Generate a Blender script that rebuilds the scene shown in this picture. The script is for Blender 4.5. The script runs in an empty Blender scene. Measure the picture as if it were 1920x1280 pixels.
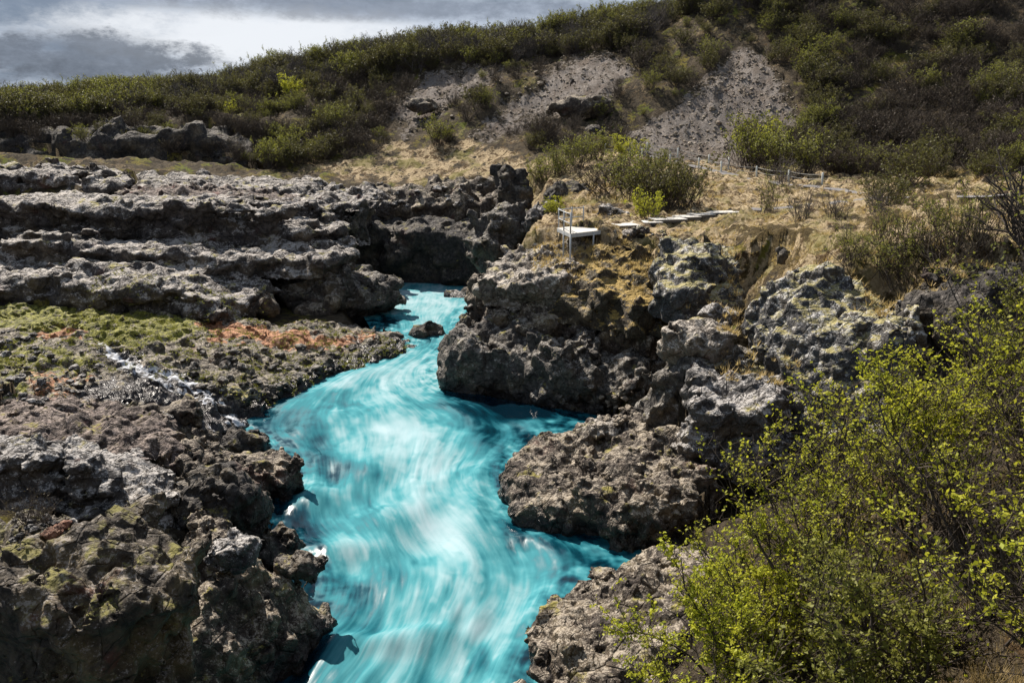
import bpy, math, random, time
import numpy as np
from concurrent.futures import ThreadPoolExecutor
from mathutils import Vector, Matrix
T0 = time.time()
rng = np.random.default_rng(7)
random.seed(7)
R = math.radians
scene = bpy.context.scene
COL = scene.collection

# ------------------------------------------------------------------ camera
CAM_Z, PITCH, FPX = 12.0, R(14.6), 1493.0          # focal length in pixels of the 1920 px wide photograph
cam_d = bpy.data.cameras.new('camera')
cam_d.sensor_width = 36.0
cam_d.lens = 36.0 * FPX / 1920.0
cam_d.clip_start, cam_d.clip_end = 0.1, 5000
cam = bpy.data.objects.new('camera', cam_d)
cam.location = (0, 0, CAM_Z)
cam.rotation_euler = (math.pi / 2 - PITCH, 0, 0)
COL.objects.link(cam)
scene.camera = cam

# ------------------------------------------------------------------ light
SUN_EL, SUN_ROT = R(47), R(-36)                     # rotation clockwise from +Y
sv = Vector((math.sin(SUN_ROT) * math.cos(SUN_EL), math.cos(SUN_ROT) * math.cos(SUN_EL), math.sin(SUN_EL)))
sl = bpy.data.lights.new('sun', 'SUN')
sl.energy = 5.0
sl.angle = R(0.6)
sl.color = (1.0, 0.915, 0.81)
sun = bpy.data.objects.new('sun', sl)
sun.rotation_euler = sv.to_track_quat('Z', 'Y').to_euler()
COL.objects.link(sun)
scene.view_settings.view_transform = 'Standard'
scene.view_settings.look = 'None'
scene.view_settings.exposure = 0.92
scene.view_settings.gamma = 1.0
scene.view_settings.use_curve_mapping = False
scene.cycles.max_bounces = 5
scene.cycles.diffuse_bounces = 3
scene.cycles.glossy_bounces = 2
scene.cycles.transmission_bounces = 3
scene.cycles.transparent_max_bounces = 6

world = bpy.data.worlds.new('World')
scene.world = world
world.use_nodes = True


class NT:
    """tiny node helper"""
    def __init__(self, tree):
        self.t = tree
        self.t.nodes.clear()

    def n(self, typ, **kw):
        nd = self.t.nodes.new(typ)
        for k, v in kw.items():
            if k.startswith('i_'):
                key = k[2:]
                key = int(key) if key.isdigit() else key.replace('_', ' ')
                self.set(nd.inputs[key], v)
            else:
                setattr(nd, k, v)
        return nd

    def set(self, sock, v):
        if isinstance(v, bpy.types.NodeSocket):
            self.t.links.new(v, sock)
        elif hasattr(v, 'outputs'):
            self.t.links.new(v.outputs[0], sock)
        else:
            if sock.type == 'RGBA' and len(v) == 3:
                v = (*v, 1)
            sock.default_value = v

    def math(self, op, a, b=0.0, c=None, clamp=False):
        nd = self.t.nodes.new('ShaderNodeMath')
        nd.operation = op
        nd.use_clamp = clamp
        self.set(nd.inputs[0], a)
        self.set(nd.inputs[1], b)
        if c is not None:
            self.set(nd.inputs[2], c)
        return nd.outputs[0]

    def ramp(self, v, a, b, lo=0.0, hi=1.0, smooth=True):
        nd = self.t.nodes.new('ShaderNodeMapRange')
        nd.interpolation_type = 'SMOOTHSTEP' if smooth else 'LINEAR'
        for i, x in enumerate((v, a, b, lo, hi)):
            self.set(nd.inputs[i], x)
        return nd.outputs[0]

    def mix(self, f, a, b, mode='MIX'):
        nd = self.t.nodes.new('ShaderNodeMix')
        nd.data_type = 'RGBA'
        nd.blend_type = mode
        self.set(nd.inputs[0], f)
        self.set(nd.inputs[6], a)
        self.set(nd.inputs[7], b)
        return nd.outputs[2]

    def noise(self, vec, scale, detail=4, rough=0.6, dist=0.0, ntype=None):
        nd = self.t.nodes.new('ShaderNodeTexNoise')
        if ntype:
            nd.noise_type = ntype
        self.set(nd.inputs['Vector'], vec)
        nd.inputs['Scale'].default_value = scale
        nd.inputs['Detail'].default_value = detail
        nd.inputs['Roughness'].default_value = rough
        nd.inputs['Distortion'].default_value = dist
        return nd.outputs[0]

    def voro(self, vec, scale, feature='F1', out=0):
        nd = self.t.nodes.new('ShaderNodeTexVoronoi')
        nd.feature = feature
        self.set(nd.inputs['Vector'], vec)
        nd.inputs['Scale'].default_value = scale
        return nd.outputs[out]

    def vmul(self, vec, v):
        nd = self.t.nodes.new('ShaderNodeVectorMath')
        nd.operation = 'MULTIPLY'
        self.set(nd.inputs[0], vec)
        nd.inputs[1].default_value = v
        return nd.outputs[0]

    def vadd(self, vec, v):
        nd = self.t.nodes.new('ShaderNodeVectorMath')
        nd.operation = 'ADD'
        self.set(nd.inputs[0], vec)
        self.set(nd.inputs[1], v)
        return nd.outputs[0]

    def bump(self, h, strength, dist, normal=None):
        nd = self.t.nodes.new('ShaderNodeBump')
        nd.inputs['Strength'].default_value = strength
        nd.inputs['Distance'].default_value = dist
        self.set(nd.inputs['Height'], h)
        if normal is not None:
            self.set(nd.inputs['Normal'], normal)
        return nd.outputs[0]


def build_world():
    nt = NT(world.node_tree)
    out = nt.n('ShaderNodeOutputWorld')
    bg = nt.n('ShaderNodeBackground')
    nt.t.links.new(bg.outputs[0], out.inputs[0])
    sky = nt.n('ShaderNodeTexSky', sky_type='NISHITA', sun_disc=False)
    sky.sun_elevation, sky.sun_rotation = SUN_EL, SUN_ROT
    sky.air_density, sky.dust_density = 1.0, 1.5
    tc = nt.n('ShaderNodeTexCoord')
    v = tc.outputs['Generated']
    sp = nt.n('ShaderNodeSeparateXYZ')
    nt.set(sp.inputs[0], v)
    x, y, z = sp.outputs
    zz = nt.math('ADD', nt.math('MAXIMUM', z, 0.0), 0.16)
    cx = nt.math('DIVIDE', x, zz)
    cy = nt.math('DIVIDE', y, zz)
    cb = nt.n('ShaderNodeCombineXYZ')
    nt.set(cb.inputs[0], cx)
    nt.set(cb.inputs[1], cy)
    p = cb.outputs[0]
    big = nt.noise(nt.vadd(p, (3.3, 1.7, 0.4)), 0.55, 8, 0.55, 0.3)
    small = nt.noise(p, 1.9, 10, 0.62, 0.3)
    shape = nt.math('ADD', nt.math('MULTIPLY', big, 0.65), nt.math('MULTIPLY', small, 0.35))
    # cloud banks over the left end of the hill, their edges broken by noise
    nd = nt.noise(nt.vmul(v, (1, 1, 2.2)), 7.0, 10, 0.66)
    nf = nt.noise(nt.vmul(v, (1, 1, 2.0)), 22.0, 8, 0.7)
    def bank(xc, zc, rx, rz, w, k=5.0, hi=1.1, lo=0.25):
        a = nt.math('DIVIDE', nt.math('SUBTRACT', x, xc), rx)
        b = nt.math('DIVIDE', nt.math('SUBTRACT', z, zc), rz)
        d = nt.math('ADD', nt.math('MULTIPLY', a, a), nt.math('MULTIPLY', b, b))
        d = nt.math('ADD', d, nt.math('MULTIPLY', nt.math('SUBTRACT', nd, 0.5), k))
        d = nt.math('ADD', d, nt.math('MULTIPLY', nt.math('SUBTRACT', nf, 0.5), k * 0.7))
        return nt.math('MULTIPLY', nt.ramp(d, hi, lo), w)
    dark = nt.math('MAXIMUM', bank(-0.60, 0.062, 0.10, 0.019, 1.0, 3.5), bank(-0.45, 0.078, 0.115, 0.030, 0.85, 3.8))
    dark = nt.math('MAXIMUM', dark, nt.math('MAXIMUM', bank(-0.14, 0.140, 0.26, 0.016, 0.62, 4.0, 1.6, 0.0), bank(-0.30, 0.162, 0.22, 0.017, 0.8, 5.0, 1.5, 0.3)))
    colr = nt.mix(nt.ramp(shape, 0.42, 0.58), (1.9, 2.5, 3.5), (5.8, 6.5, 7.7))
    gap = bank(-0.27, 0.105, 0.22, 0.030, 1.0, 2.5, 1.6, 0.1)
    colr = nt.mix(nt.math('MULTIPLY', gap, 0.9), colr, (9.6, 9.9, 10.4))
    greyc = nt.mix(nt.ramp(nf, 0.25, 0.75), (0.5, 0.7, 1.15), (1.9, 2.3, 3.1))
    colr = nt.mix(dark, colr, greyc)
    fin = nt.mix(0.93, sky.outputs[0], colr)
    nt.set(bg.inputs[0], fin)
    bg.inputs[1].default_value = 0.05


build_world()

# ------------------------------------------------------------------ projection helpers (pixel of the photograph -> place in the world)
CP, SP_ = math.cos(PITCH), math.sin(PITCH)


def ray(px, py):
    u = (np.asarray(px, float) - 960) / FPX
    v = (np.asarray(py, float) - 640) / FPX
    return u, CP - v * SP_, -SP_ - v * CP


def at(px, py, q):
    """point on the ray: q below 8.2 is a height z, else a forward distance"""
    dx, dy, dz = ray(px, py)
    t = (q - CAM_Z) / dz if q < 8.2 else q / dy
    return np.array((dx * t, dy * t, CAM_Z + dz * t))


def proj(P):
    P = np.asarray(P, float)
    x, y, z = P[..., 0], P[..., 1], P[..., 2] - CAM_Z
    f = y * CP - z * SP_
    up = y * SP_ + z * CP
    f = np.where(f < 0.05, 0.05, f)
    return 960 + FPX * x / f, 640 - FPX * up / f


# ------------------------------------------------------------------ noise volumes
NV = 128


def band_volume(seed, k0, k1, falloff=1.2):
    r = np.random.default_rng(seed)
    w = np.fft.rfftn(r.standard_normal((NV, NV, NV)).astype(np.float32))
    k = np.fft.fftfreq(NV) * NV
    kz = np.fft.rfftfreq(NV) * NV
    kk = np.sqrt(k[:, None, None] ** 2 + k[None, :, None] ** 2 + kz[None, None, :] ** 2)
    m = ((kk >= k0) & (kk <= k1)) / np.maximum(kk, 1) ** falloff
    v = np.fft.irfftn(w * m, s=(NV, NV, NV)).astype(np.float32)
    return v / v.std()


def voronoi_volume(seed, n):
    r = np.random.default_rng(seed)
    seeds = r.random((n, n, n, 3)).astype(np.float32)
    val = (r.random((n, n, n)).astype(np.float32) * 2 - 1) * 0.75
    grd = r.standard_normal((n, n, n, 3)).astype(np.float32)
    grd *= 1.5 / np.linalg.norm(grd, axis=3, keepdims=True)
    g = (np.arange(NV, dtype=np.float32) + 0.5) / NV * n
    ci = np.floor(g).astype(int)
    fr = g - ci
    f1 = np.full((NV, NV, NV), 9, np.float32)
    f2 = f1.copy()
    bv = np.zeros_like(f1)
    off = [np.zeros_like(f1) for _ in range(3)]
    for a in (-1, 0, 1):
        ia = (ci + a) % n
        for b in (-1, 0, 1):
            ib = (ci + b) % n
            for c in (-1, 0, 1):
                ic = (ci + c) % n
                s = seeds[np.ix_(ia, ib, ic)]
                ex = s[..., 0] + a - fr[:, None, None]; ey = s[..., 1] + b - fr[None, :, None]; ez = s[..., 2] + c - fr[None, None, :]
                d = np.sqrt(ex ** 2 + ey ** 2 + ez ** 2)
                g_ = grd[np.ix_(ia, ib, ic)]
                v = val[np.ix_(ia, ib, ic)] + g_[..., 0] * ex + g_[..., 1] * ey + g_[..., 2] * ez   # a tilted face per block
                near = d < f1
                f2 = np.where(near, f1, np.minimum(f2, d))
                bv = np.where(near, v, bv)
                for q_, e_ in enumerate((ex, ey, ez)):
                    off[q_] = np.where(near, e_, off[q_])
                f1 = np.where(near, d, f1)
    return bv, f2 - f1, off


VP = band_volume(1, 4, 40, 2.0)          # fractal noise, feature size about NV/6 voxels
VS = band_volume(5, 4, 7, 1.0)            # smooth noise, no fine octaves
NB = 10
VB, VC, VO = voronoi_volume(3, NB)           # block value, crack distance


def tri(vol, x, y, z):
    x = np.asarray(x, np.float32); y = np.asarray(y, np.float32); z = np.asarray(z, np.float32)
    xi = np.floor(x).astype(np.int32); yi = np.floor(y).astype(np.int32); zi = np.floor(z).astype(np.int32)
    fx, fy, fz = x - xi, y - yi, z - zi
    m = NV - 1
    x0 = (xi & m) * (NV * NV); x1 = ((xi + 1) & m) * (NV * NV)
    y0 = (yi & m) * NV; y1 = ((yi + 1) & m) * NV
    z0 = zi & m; z1 = (zi + 1) & m
    f = vol.ravel()
    def lz(a):
        p = f[a + z0]
        return p + (f[a + z1] - p) * fz
    c00 = lz(x0 + y0); c10 = lz(x1 + y0); c01 = lz(x0 + y1); c11 = lz(x1 + y1)
    a = c00 + (c10 - c00) * fx
    b = c01 + (c11 - c01) * fx
    return a + (b - a) * fy


def N3(x, y, z, L, off=0.0):
    """fractal noise of feature size L metres, std 1"""
    s = (NV / 6.0) / L
    return tri(VP, x * s + off, y * s + off * 1.7, z * s + off * 2.3)


def N2(x, y, L, off=0.0):
    s = (NV / 6.0) / L
    return tri(VP, x * s + off, y * s + off * 1.7, np.full_like(np.asarray(x, np.float32), off * 0.37 + 5.3) + (x * 0.31 + y * 0.23) * s)


def S2(x, y, L, off=0.0):
    s = (NV / 6.0) / L
    return tri(VS, x * s + off, y * s + off * 1.7, np.full_like(np.asarray(x, np.float32), off * 0.37 + 5.3) + (x * 0.31 + y * 0.23) * s)


def B3(x, y, z, L, off=0.0, rot=0.4):
    """blocks of size L metres -> (value -1..1, crack distance 0..1)"""
    s = (NV / NB) / L
    c, d = math.cos(rot), math.sin(rot)
    X = (c * x + d * z) * s + off
    Y = y * s + off * 1.3 + 0.21 * x * s
    Z = (-d * x + c * z) * s + off * 0.7
    return tri(VB, X, Y, Z), tri(VC, X, Y, Z)


def pnoise(P, seed, L):
    return N3(P[:, 0], P[:, 1], P[:, 2], L, seed)


def snap(x, y, z, L, off=0.0, rot=0.4, zs=1.0):
    """vector from each point to the centre of its fracture block (blocks of size L metres)"""
    s = (NV / NB) / L
    c, d = math.cos(rot), math.sin(rot)
    M = np.array(((c, 0, d * zs), (0.21, 1, 0), (-d, 0, c * zs)))
    X = (M[0, 0] * x + M[0, 2] * z) * s + off
    Y = (M[1, 0] * x + y) * s + off * 1.3
    Z = (M[2, 0] * x + M[2, 2] * z) * s + off * 0.7
    e = [tri(v, X, Y, Z) for v in VO]
    Mi = np.linalg.inv(M) * L
    return [Mi[k, 0] * e[0] + Mi[k, 1] * e[1] + Mi[k, 2] * e[2] for k in range(3)]


def sample(F, x, y, z):
    n = F.shape
    x = np.clip(x, 0, n[0] - 1.001); y = np.clip(y, 0, n[1] - 1.001); z = np.clip(z, 0, n[2] - 1.001)
    xi = x.astype(np.int32); yi = y.astype(np.int32); zi = z.astype(np.int32)
    fx, fy, fz = x - xi, y - yi, z - zi
    f = F.ravel()
    b = (xi * n[1] + yi) * n[2] + zi
    sx, sy = n[1] * n[2], n[2]
    lz = lambda a: f[a] * (1 - fz) + f[a + 1] * fz
    return (lz(b) * (1 - fy) + lz(b + sy) * fy) * (1 - fx) + (lz(b + sx) * (1 - fy) + lz(b + sx + sy) * fy) * fx


# ------------------------------------------------------------------ meshes
def np_mesh(name, V, F, smooth=True, mats=(), attrs=None):
    me = bpy.data.meshes.new(name)
    V = np.ascontiguousarray(V, np.float32)
    F = np.ascontiguousarray(F, np.int32)
    n, k = F.shape
    me.vertices.add(len(V))
    me.vertices.foreach_set('co', V.ravel())
    me.loops.add(n * k)
    me.loops.foreach_set('vertex_index', F.ravel())
    me.polygons.add(n)
    me.polygons.foreach_set('loop_start', np.arange(0, n * k, k, dtype=np.int32))
    me.polygons.foreach_set('use_smooth', np.full(n, smooth, bool))
    me.update(calc_edges=True)
    for m in mats:
        me.materials.append(m)
    for an, (typ, data) in (attrs or {}).items():
        a = me.attributes.new(an, typ, 'POINT')
        a.data.foreach_set('value' if typ == 'FLOAT' else 'color', np.ascontiguousarray(data, np.float32).ravel())
    return me


def link(name, me, parent=None, label=None, cat=None, group=None, kind=None, loc=None):
    o = bpy.data.objects.new(name, me)
    COL.objects.link(o)
    if loc is not None:
        o.location = loc
    if parent is not None:
        o.parent = parent
    tag(o, label, cat, group, kind)
    return o


def tag(o, label=None, cat=None, group=None, kind=None):
    if label: o['label'] = label
    if cat: o['category'] = cat
    if group: o['group'] = group
    if kind: o['kind'] = kind
    return o


def surface_nets(F, org, h):
    ins = (F > 0)
    s = np.zeros(tuple(np.array(F.shape) - 1), np.int8)
    for a in (0, 1):
        for b in (0, 1):
            for c in (0, 1):
                s += ins[a:F.shape[0] - 1 + a, b:F.shape[1] - 1 + b, c:F.shape[2] - 1 + c]
    act = (s > 0) & (s < 8)
    I, J, K = np.nonzero(act)
    idx = np.full(act.shape, -1, np.int32)
    idx[I, J, K] = np.arange(len(I))
    corners = [(a, b, c) for a in (0, 1) for b in (0, 1) for c in (0, 1)]
    vals = [F[I + a, J + b, K + c] for a, b, c in corners]
    acc = np.zeros((len(I), 3), np.float32)
    cnt = np.zeros(len(I), np.float32)
    for p in range(8):
        for ax in range(3):
            if corners[p][ax] == 1:
                continue
            q = corners.index(tuple(1 if i == ax else corners[p][i] for i in range(3)))
            v0, v1 = vals[p], vals[q]
            m = (v0 > 0) != (v1 > 0)
            t = np.where(m, v0 / np.where(m, v0 - v1, 1), 0)
            for i in range(3):
                acc[:, i] += m * (corners[p][i] + (t if i == ax else 0))
            cnt += m
    V = acc / cnt[:, None] + np.stack((I, J, K), 1)
    V = V * h + np.asarray(org, np.float32)
    faces = []
    for ax in range(3):
        sl0 = [slice(1, -1)] * 3; sl1 = [slice(1, -1)] * 3
        sl0[ax] = slice(0, -1); sl1[ax] = slice(1, None)
        A = ins[tuple(sl0)]; B = ins[tuple(sl1)]
        e = np.nonzero(A != B)
        fl = A[e]
        g = [e[i] + (0 if i == ax else 1) for i in range(3)]
        u, w = [(1, 2), (2, 0), (0, 1)][ax]
        def cell(du, dw):
            c = [x.copy() for x in g]
            c[u] -= du; c[w] -= dw
            return idx[c[0], c[1], c[2]]
        q = np.stack((cell(1, 1), cell(0, 1), cell(0, 0), cell(1, 0)), 1)
        q[~fl] = q[~fl][:, ::-1]
        faces.append(q)
    return V, np.concatenate(faces)


def poly_sd(x, y, P):
    """signed distance to polygon P, positive inside"""
    P = np.asarray(P, np.float32)
    x = np.asarray(x, np.float32); y = np.asarray(y, np.float32)
    d = np.full(x.shape, 1e9, np.float32)
    ins = np.zeros(x.shape, bool)
    for i in range(len(P)):
        ax, ay = P[i - 1]; bx, by = P[i]
        ex, ey = bx - ax, by - ay
        t = np.clip(((x - ax) * ex + (y - ay) * ey) / (ex * ex + ey * ey + 1e-9), 0, 1)
        d = np.minimum(d, (x - ax - t * ex) ** 2 + (y - ay - t * ey) ** 2)
        if ay != by:
            c = ((ay > y) != (by > y)) & (x < (bx - ax) * (y - ay) / (by - ay) + ax)
            ins ^= c
    d = np.sqrt(d)
    return np.where(ins, d, -d)


class TPS:
    def __init__(self, pts, lam=0.02):
        pts = np.asarray(pts, float)
        self.c = pts[:, :2]
        n = len(pts)
        K = self.phi(np.linalg.norm(self.c[:, None] - self.c[None], axis=2)) + lam * np.eye(n)
        Pm = np.c_[np.ones(n), self.c]
        A = np.zeros((n + 3, n + 3))
        A[:n, :n] = K; A[:n, n:] = Pm; A[n:, :n] = Pm.T
        s = np.linalg.solve(A, np.r_[pts[:, 2], 0, 0, 0])
        self.w, self.a = s[:n], s[n:]

    @staticmethod
    def phi(r):
        return r * r * np.log(np.maximum(r, 1e-6)) * 0.01

    def __call__(self, x, y):
        x = np.asarray(x, np.float32); y = np.asarray(y, np.float32)
        z = self.a[0] + self.a[1] * x + self.a[2] * y
        for (cx, cy), w in zip(self.c, self.w):
            r2 = (x - cx) ** 2 + (y - cy) ** 2
            z = z + np.float32(w * 0.005) * r2 * np.log(np.maximum(r2, 1e-12))
        return z.astype(np.float32)


# ------------------------------------------------------------------ the river's plan
def pxy(px, py, q):
    return at(px, py, q)[:2]


LB_PX = [(440, 1300), (560, 1190), (606, 1130), (604, 1060), (530, 990), (500, 955), (562, 925), (566, 885), (540, 850), (505, 815), (462, 797),
         (470, 778), (530, 745), (600, 712), (700, 676), (760, 655), (800, 645), (812, 636), (790, 632), (735, 626), (720, 605), (722, 575), (718, 548), (700, 536)]
RB_PX = [(965, 1300), (1010, 1190), (1060, 1080), (1150, 1040), (1060, 1003), (985, 998), (940, 965), (940, 900), (940, 850), (1000, 812), (1075, 782),
         (1050, 775), (950, 760), (870, 745), (796, 728), (800, 690), (822, 655), (850, 625), (870, 605), (888, 588), (905, 570), (920, 555), (930, 545), (940, 536)]
LB = [(-9.5, 2.0), (-8.0, 9.0)] + [tuple(pxy(a, b, 0.0)) for a, b in LB_PX]
RB = [(-2.5, 2.0), (-1.0, 9.0)] + [tuple(pxy(a, b, 0.0)) for a, b in RB_PX]
RIVER = LB + RB[::-1]


def river_d(x, y):
    return -poly_sd(x, y, RIVER)        # positive outside the water


# ------------------------------------------------------------------ the ground
GP = []
def gp(lst):
    for a, b, q in lst:
        GP.append(tuple(at(a, b, q)))


SKY_PX = [(-300, 235, 152), (-150, 228, 150), (0, 215, 145), (150, 203, 140), (300, 185, 135), (400, 170, 130), (500, 150, 128), (600, 136, 125), (700, 120, 122), (800, 104, 120), (900, 100, 119),
       (1000, 90, 118), (1150, 62, 116), (1250, 42, 114), (1400, -10, 112), (1700, -130, 110), (2000, -200, 106), (2300, -220, 104)]
gp(SKY_PX)
for a, b, q in SKY_PX:
    p = at(a, b, q)
    GP.append((p[0] * 1.3, p[1] + 40, p[2] + 1.0))
    GP.append((p[0] * 2.2, p[1] + 160, p[2] - 6.0))
    GP.append((p[0] * 4, p[1] + 420, p[2] - 25))
# hill flank
gp([(-200, 312, 85), (0, 306, 85), (200, 312, 84), (450, 326, 82), (600, 340, 80), (760, 345, 79), (900, 325, 78), (1000, 300, 79), (1180, 277, 82), (1300, 292, 81),
    (1450, 300, 77), (1600, 318, 72), (1750, 320, 68), (1920, 300, 62), (2150, 290, 58),
    (-100, 240, 94), (0, 240, 94), (200, 245, 93), (430, 262, 92), (330, 205, 112), (600, 200, 106), (580, 270, 92), (750, 165, 108), (780, 250, 92), (1000, 230, 90), (950, 150, 104), (1100, 120, 104),
    (1230, 200, 90), (1230, 100, 103), (1390, 105, 99), (1400, 200, 88), (1550, 200, 86), (1530, 80, 97), (1700, 60, 96), (1700, 200, 82), (1900, 60, 90), (1900, 170, 78), (2100, 100, 84)])
# the plateau
gp([(1100, 300, 74), (1200, 330, 66), (1310, 321, 73), (1420, 345, 66), (1600, 350, 62), (1850, 372, 52), (1400, 396, 52), (1250, 405, 49), (1120, 418, 46), (1080, 440, 41), (1180, 440, 42),
    (1300, 470, 36), (1450, 470, 33), (1550, 400, 46), (1062, 436, 40.5), (1100, 429, 41.6), (1135, 428, 42.2), (1085, 421, 43.8), (1700, 420, 38), (1920, 440, 33), (2100, 440, 32), (1500, 520, 28.5), (1400, 540, 29.5), (1300, 560, 30.0), (1600, 540, 26.5), (1750, 520, 24),
    (1040, 330, 70), (1000, 400, 57), (1110, 350, 60)])
# gully behind the headland and pebble cove
gp([(1150, 560, 33), (1150, 620, 31), (1210, 680, 29.5), (1170, 755, 31)])
# left bank
gp([(300, 585, 44), (50, 575, 43.5), (550, 610, 45), (300, 620, 40), (100, 640, 37), (200, 700, 33), (450, 650, 40), (600, 640, 42.5), (400, 700, 35), (300, 760, 29.5), (50, 720, 30),
    (300, 505, 46), (0, 505, 46), (600, 500, 48), (300, 440, 52), (0, 440, 52), (600, 430, 54), (300, 378, 59), (0, 375, 59), (560, 380, 62), (300, 325, 70), (0, 315, 70),
    (-300, 500, 46), (-300, 330, 68), (-300, 640, 36),
    (680, 420, 66), (800, 405, 68), (880, 415, 66), (940, 380, 70), (800, 370, 74), (200, 830, 24), (50, 850, 22), (380, 850, 24)])
GP += [(-5.5, 18, 1.0), (-8, 18, 2.0), (-12, 19, 3.0), (-6, 11, 2.5), (-9, 12, 3.5), (-16, 12, 5.5), (-10, 5, 4), (-20, 2, 7), (-14, 26, 3.2), (-25, 20, 5), (-35, 40, 7), (-60, 60, 11), (-90, 90, 14),
       (0.8, 17, .5), (2.0, 18, 1.0), (1.8, 13, 1.2), (3.6, 14, 2.3), (4.2, 17, 2.2), (6.5, 17, 3.6), (6, 10, 5.2), (8.5, 14, 5.9), (4, 6, 6.8), (2, 8, 3.2), (11, 18, 6.2), (8, 20.5, 2.8), (11, 20, 4.6), (6, 19, 2.6), (3, 2.5, 9.8), (0, 0, 10.2), (-1.0, 4, 7.5),
       (10, 4, 10), (15, 12, 9.3), (20, 22, 8.4), (0, -20, 11), (30, -10, 12), (-30, -20, 9), (40, 30, 10), (30, 45, 9), (60, 60, 14), (90, 60, 22), (4.6, 21, 3.2), (3.2, 22.5, 2.2), (2.2, 25, 1.3), (3, 28, 1.5)]
ground_tps = TPS(GP, 0.004)


def cone_bump(x, y, apex, base, r1, hgt):
    return 0.0


def ground_z(x, y, detail=True):
    x = np.asarray(x, np.float32); y = np.asarray(y, np.float32)
    z = ground_tps(x, y)
    far = np.clip((y - 78) / 25, 0, 1)
    if detail:
        z = z + 0.10 * N2(x, y, 3.2, 11) * (1 + 1.2 * far)
        z = z + 0.55 * far * S2(x, y, 12.0, 31)
        z = z + 0.05 * N2(x, y, 0.9, 57)
    rd = river_d(x, y)
    lim = -0.9 + np.clip(rd, -0.3, 1.6) * 0.3 + np.clip(rd - 1.6, 0, 1.4) * 1.3 + np.maximum(rd - 3, 0) * 2.5
    near = (y < 75)
    z = np.where(near & (rd < 6), np.minimum(z, lim), z)
    return z


HX0, HX1, HY0, HY1, HS = -62.0, 62.0, 0.0, 132.0, 0.2
hgx = np.arange(HX0, HX1, HS, dtype=np.float32)
hgy = np.arange(HY0, HY1, HS, dtype=np.float32)


# ------------------------------------------------------------------ materials
def new_mat(name):
    m = bpy.data.materials.new(name)
    m.use_nodes = True
    nt = NT(m.node_tree)
    out = nt.n('ShaderNodeOutputMaterial')
    bsdf = nt.n('ShaderNodeBsdfPrincipled')
    nt.t.links.new(bsdf.outputs[0], out.inputs[0])
    bsdf.inputs['Roughness'].default_value = 0.9
    bsdf.inputs['Specular IOR Level'].default_value = 0.3
    return m, nt, bsdf


def coords(nt):
    g = nt.n('ShaderNodeNewGeometry')
    sp = nt.n('ShaderNodeSeparateXYZ')
    nt.set(sp.inputs[0], g.outputs['Position'])
    sn = nt.n('ShaderNodeSeparateXYZ')
    nt.set(sn.inputs[0], g.outputs['True Normal'])
    return g.outputs['Position'], sp.outputs, sn.outputs


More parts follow.
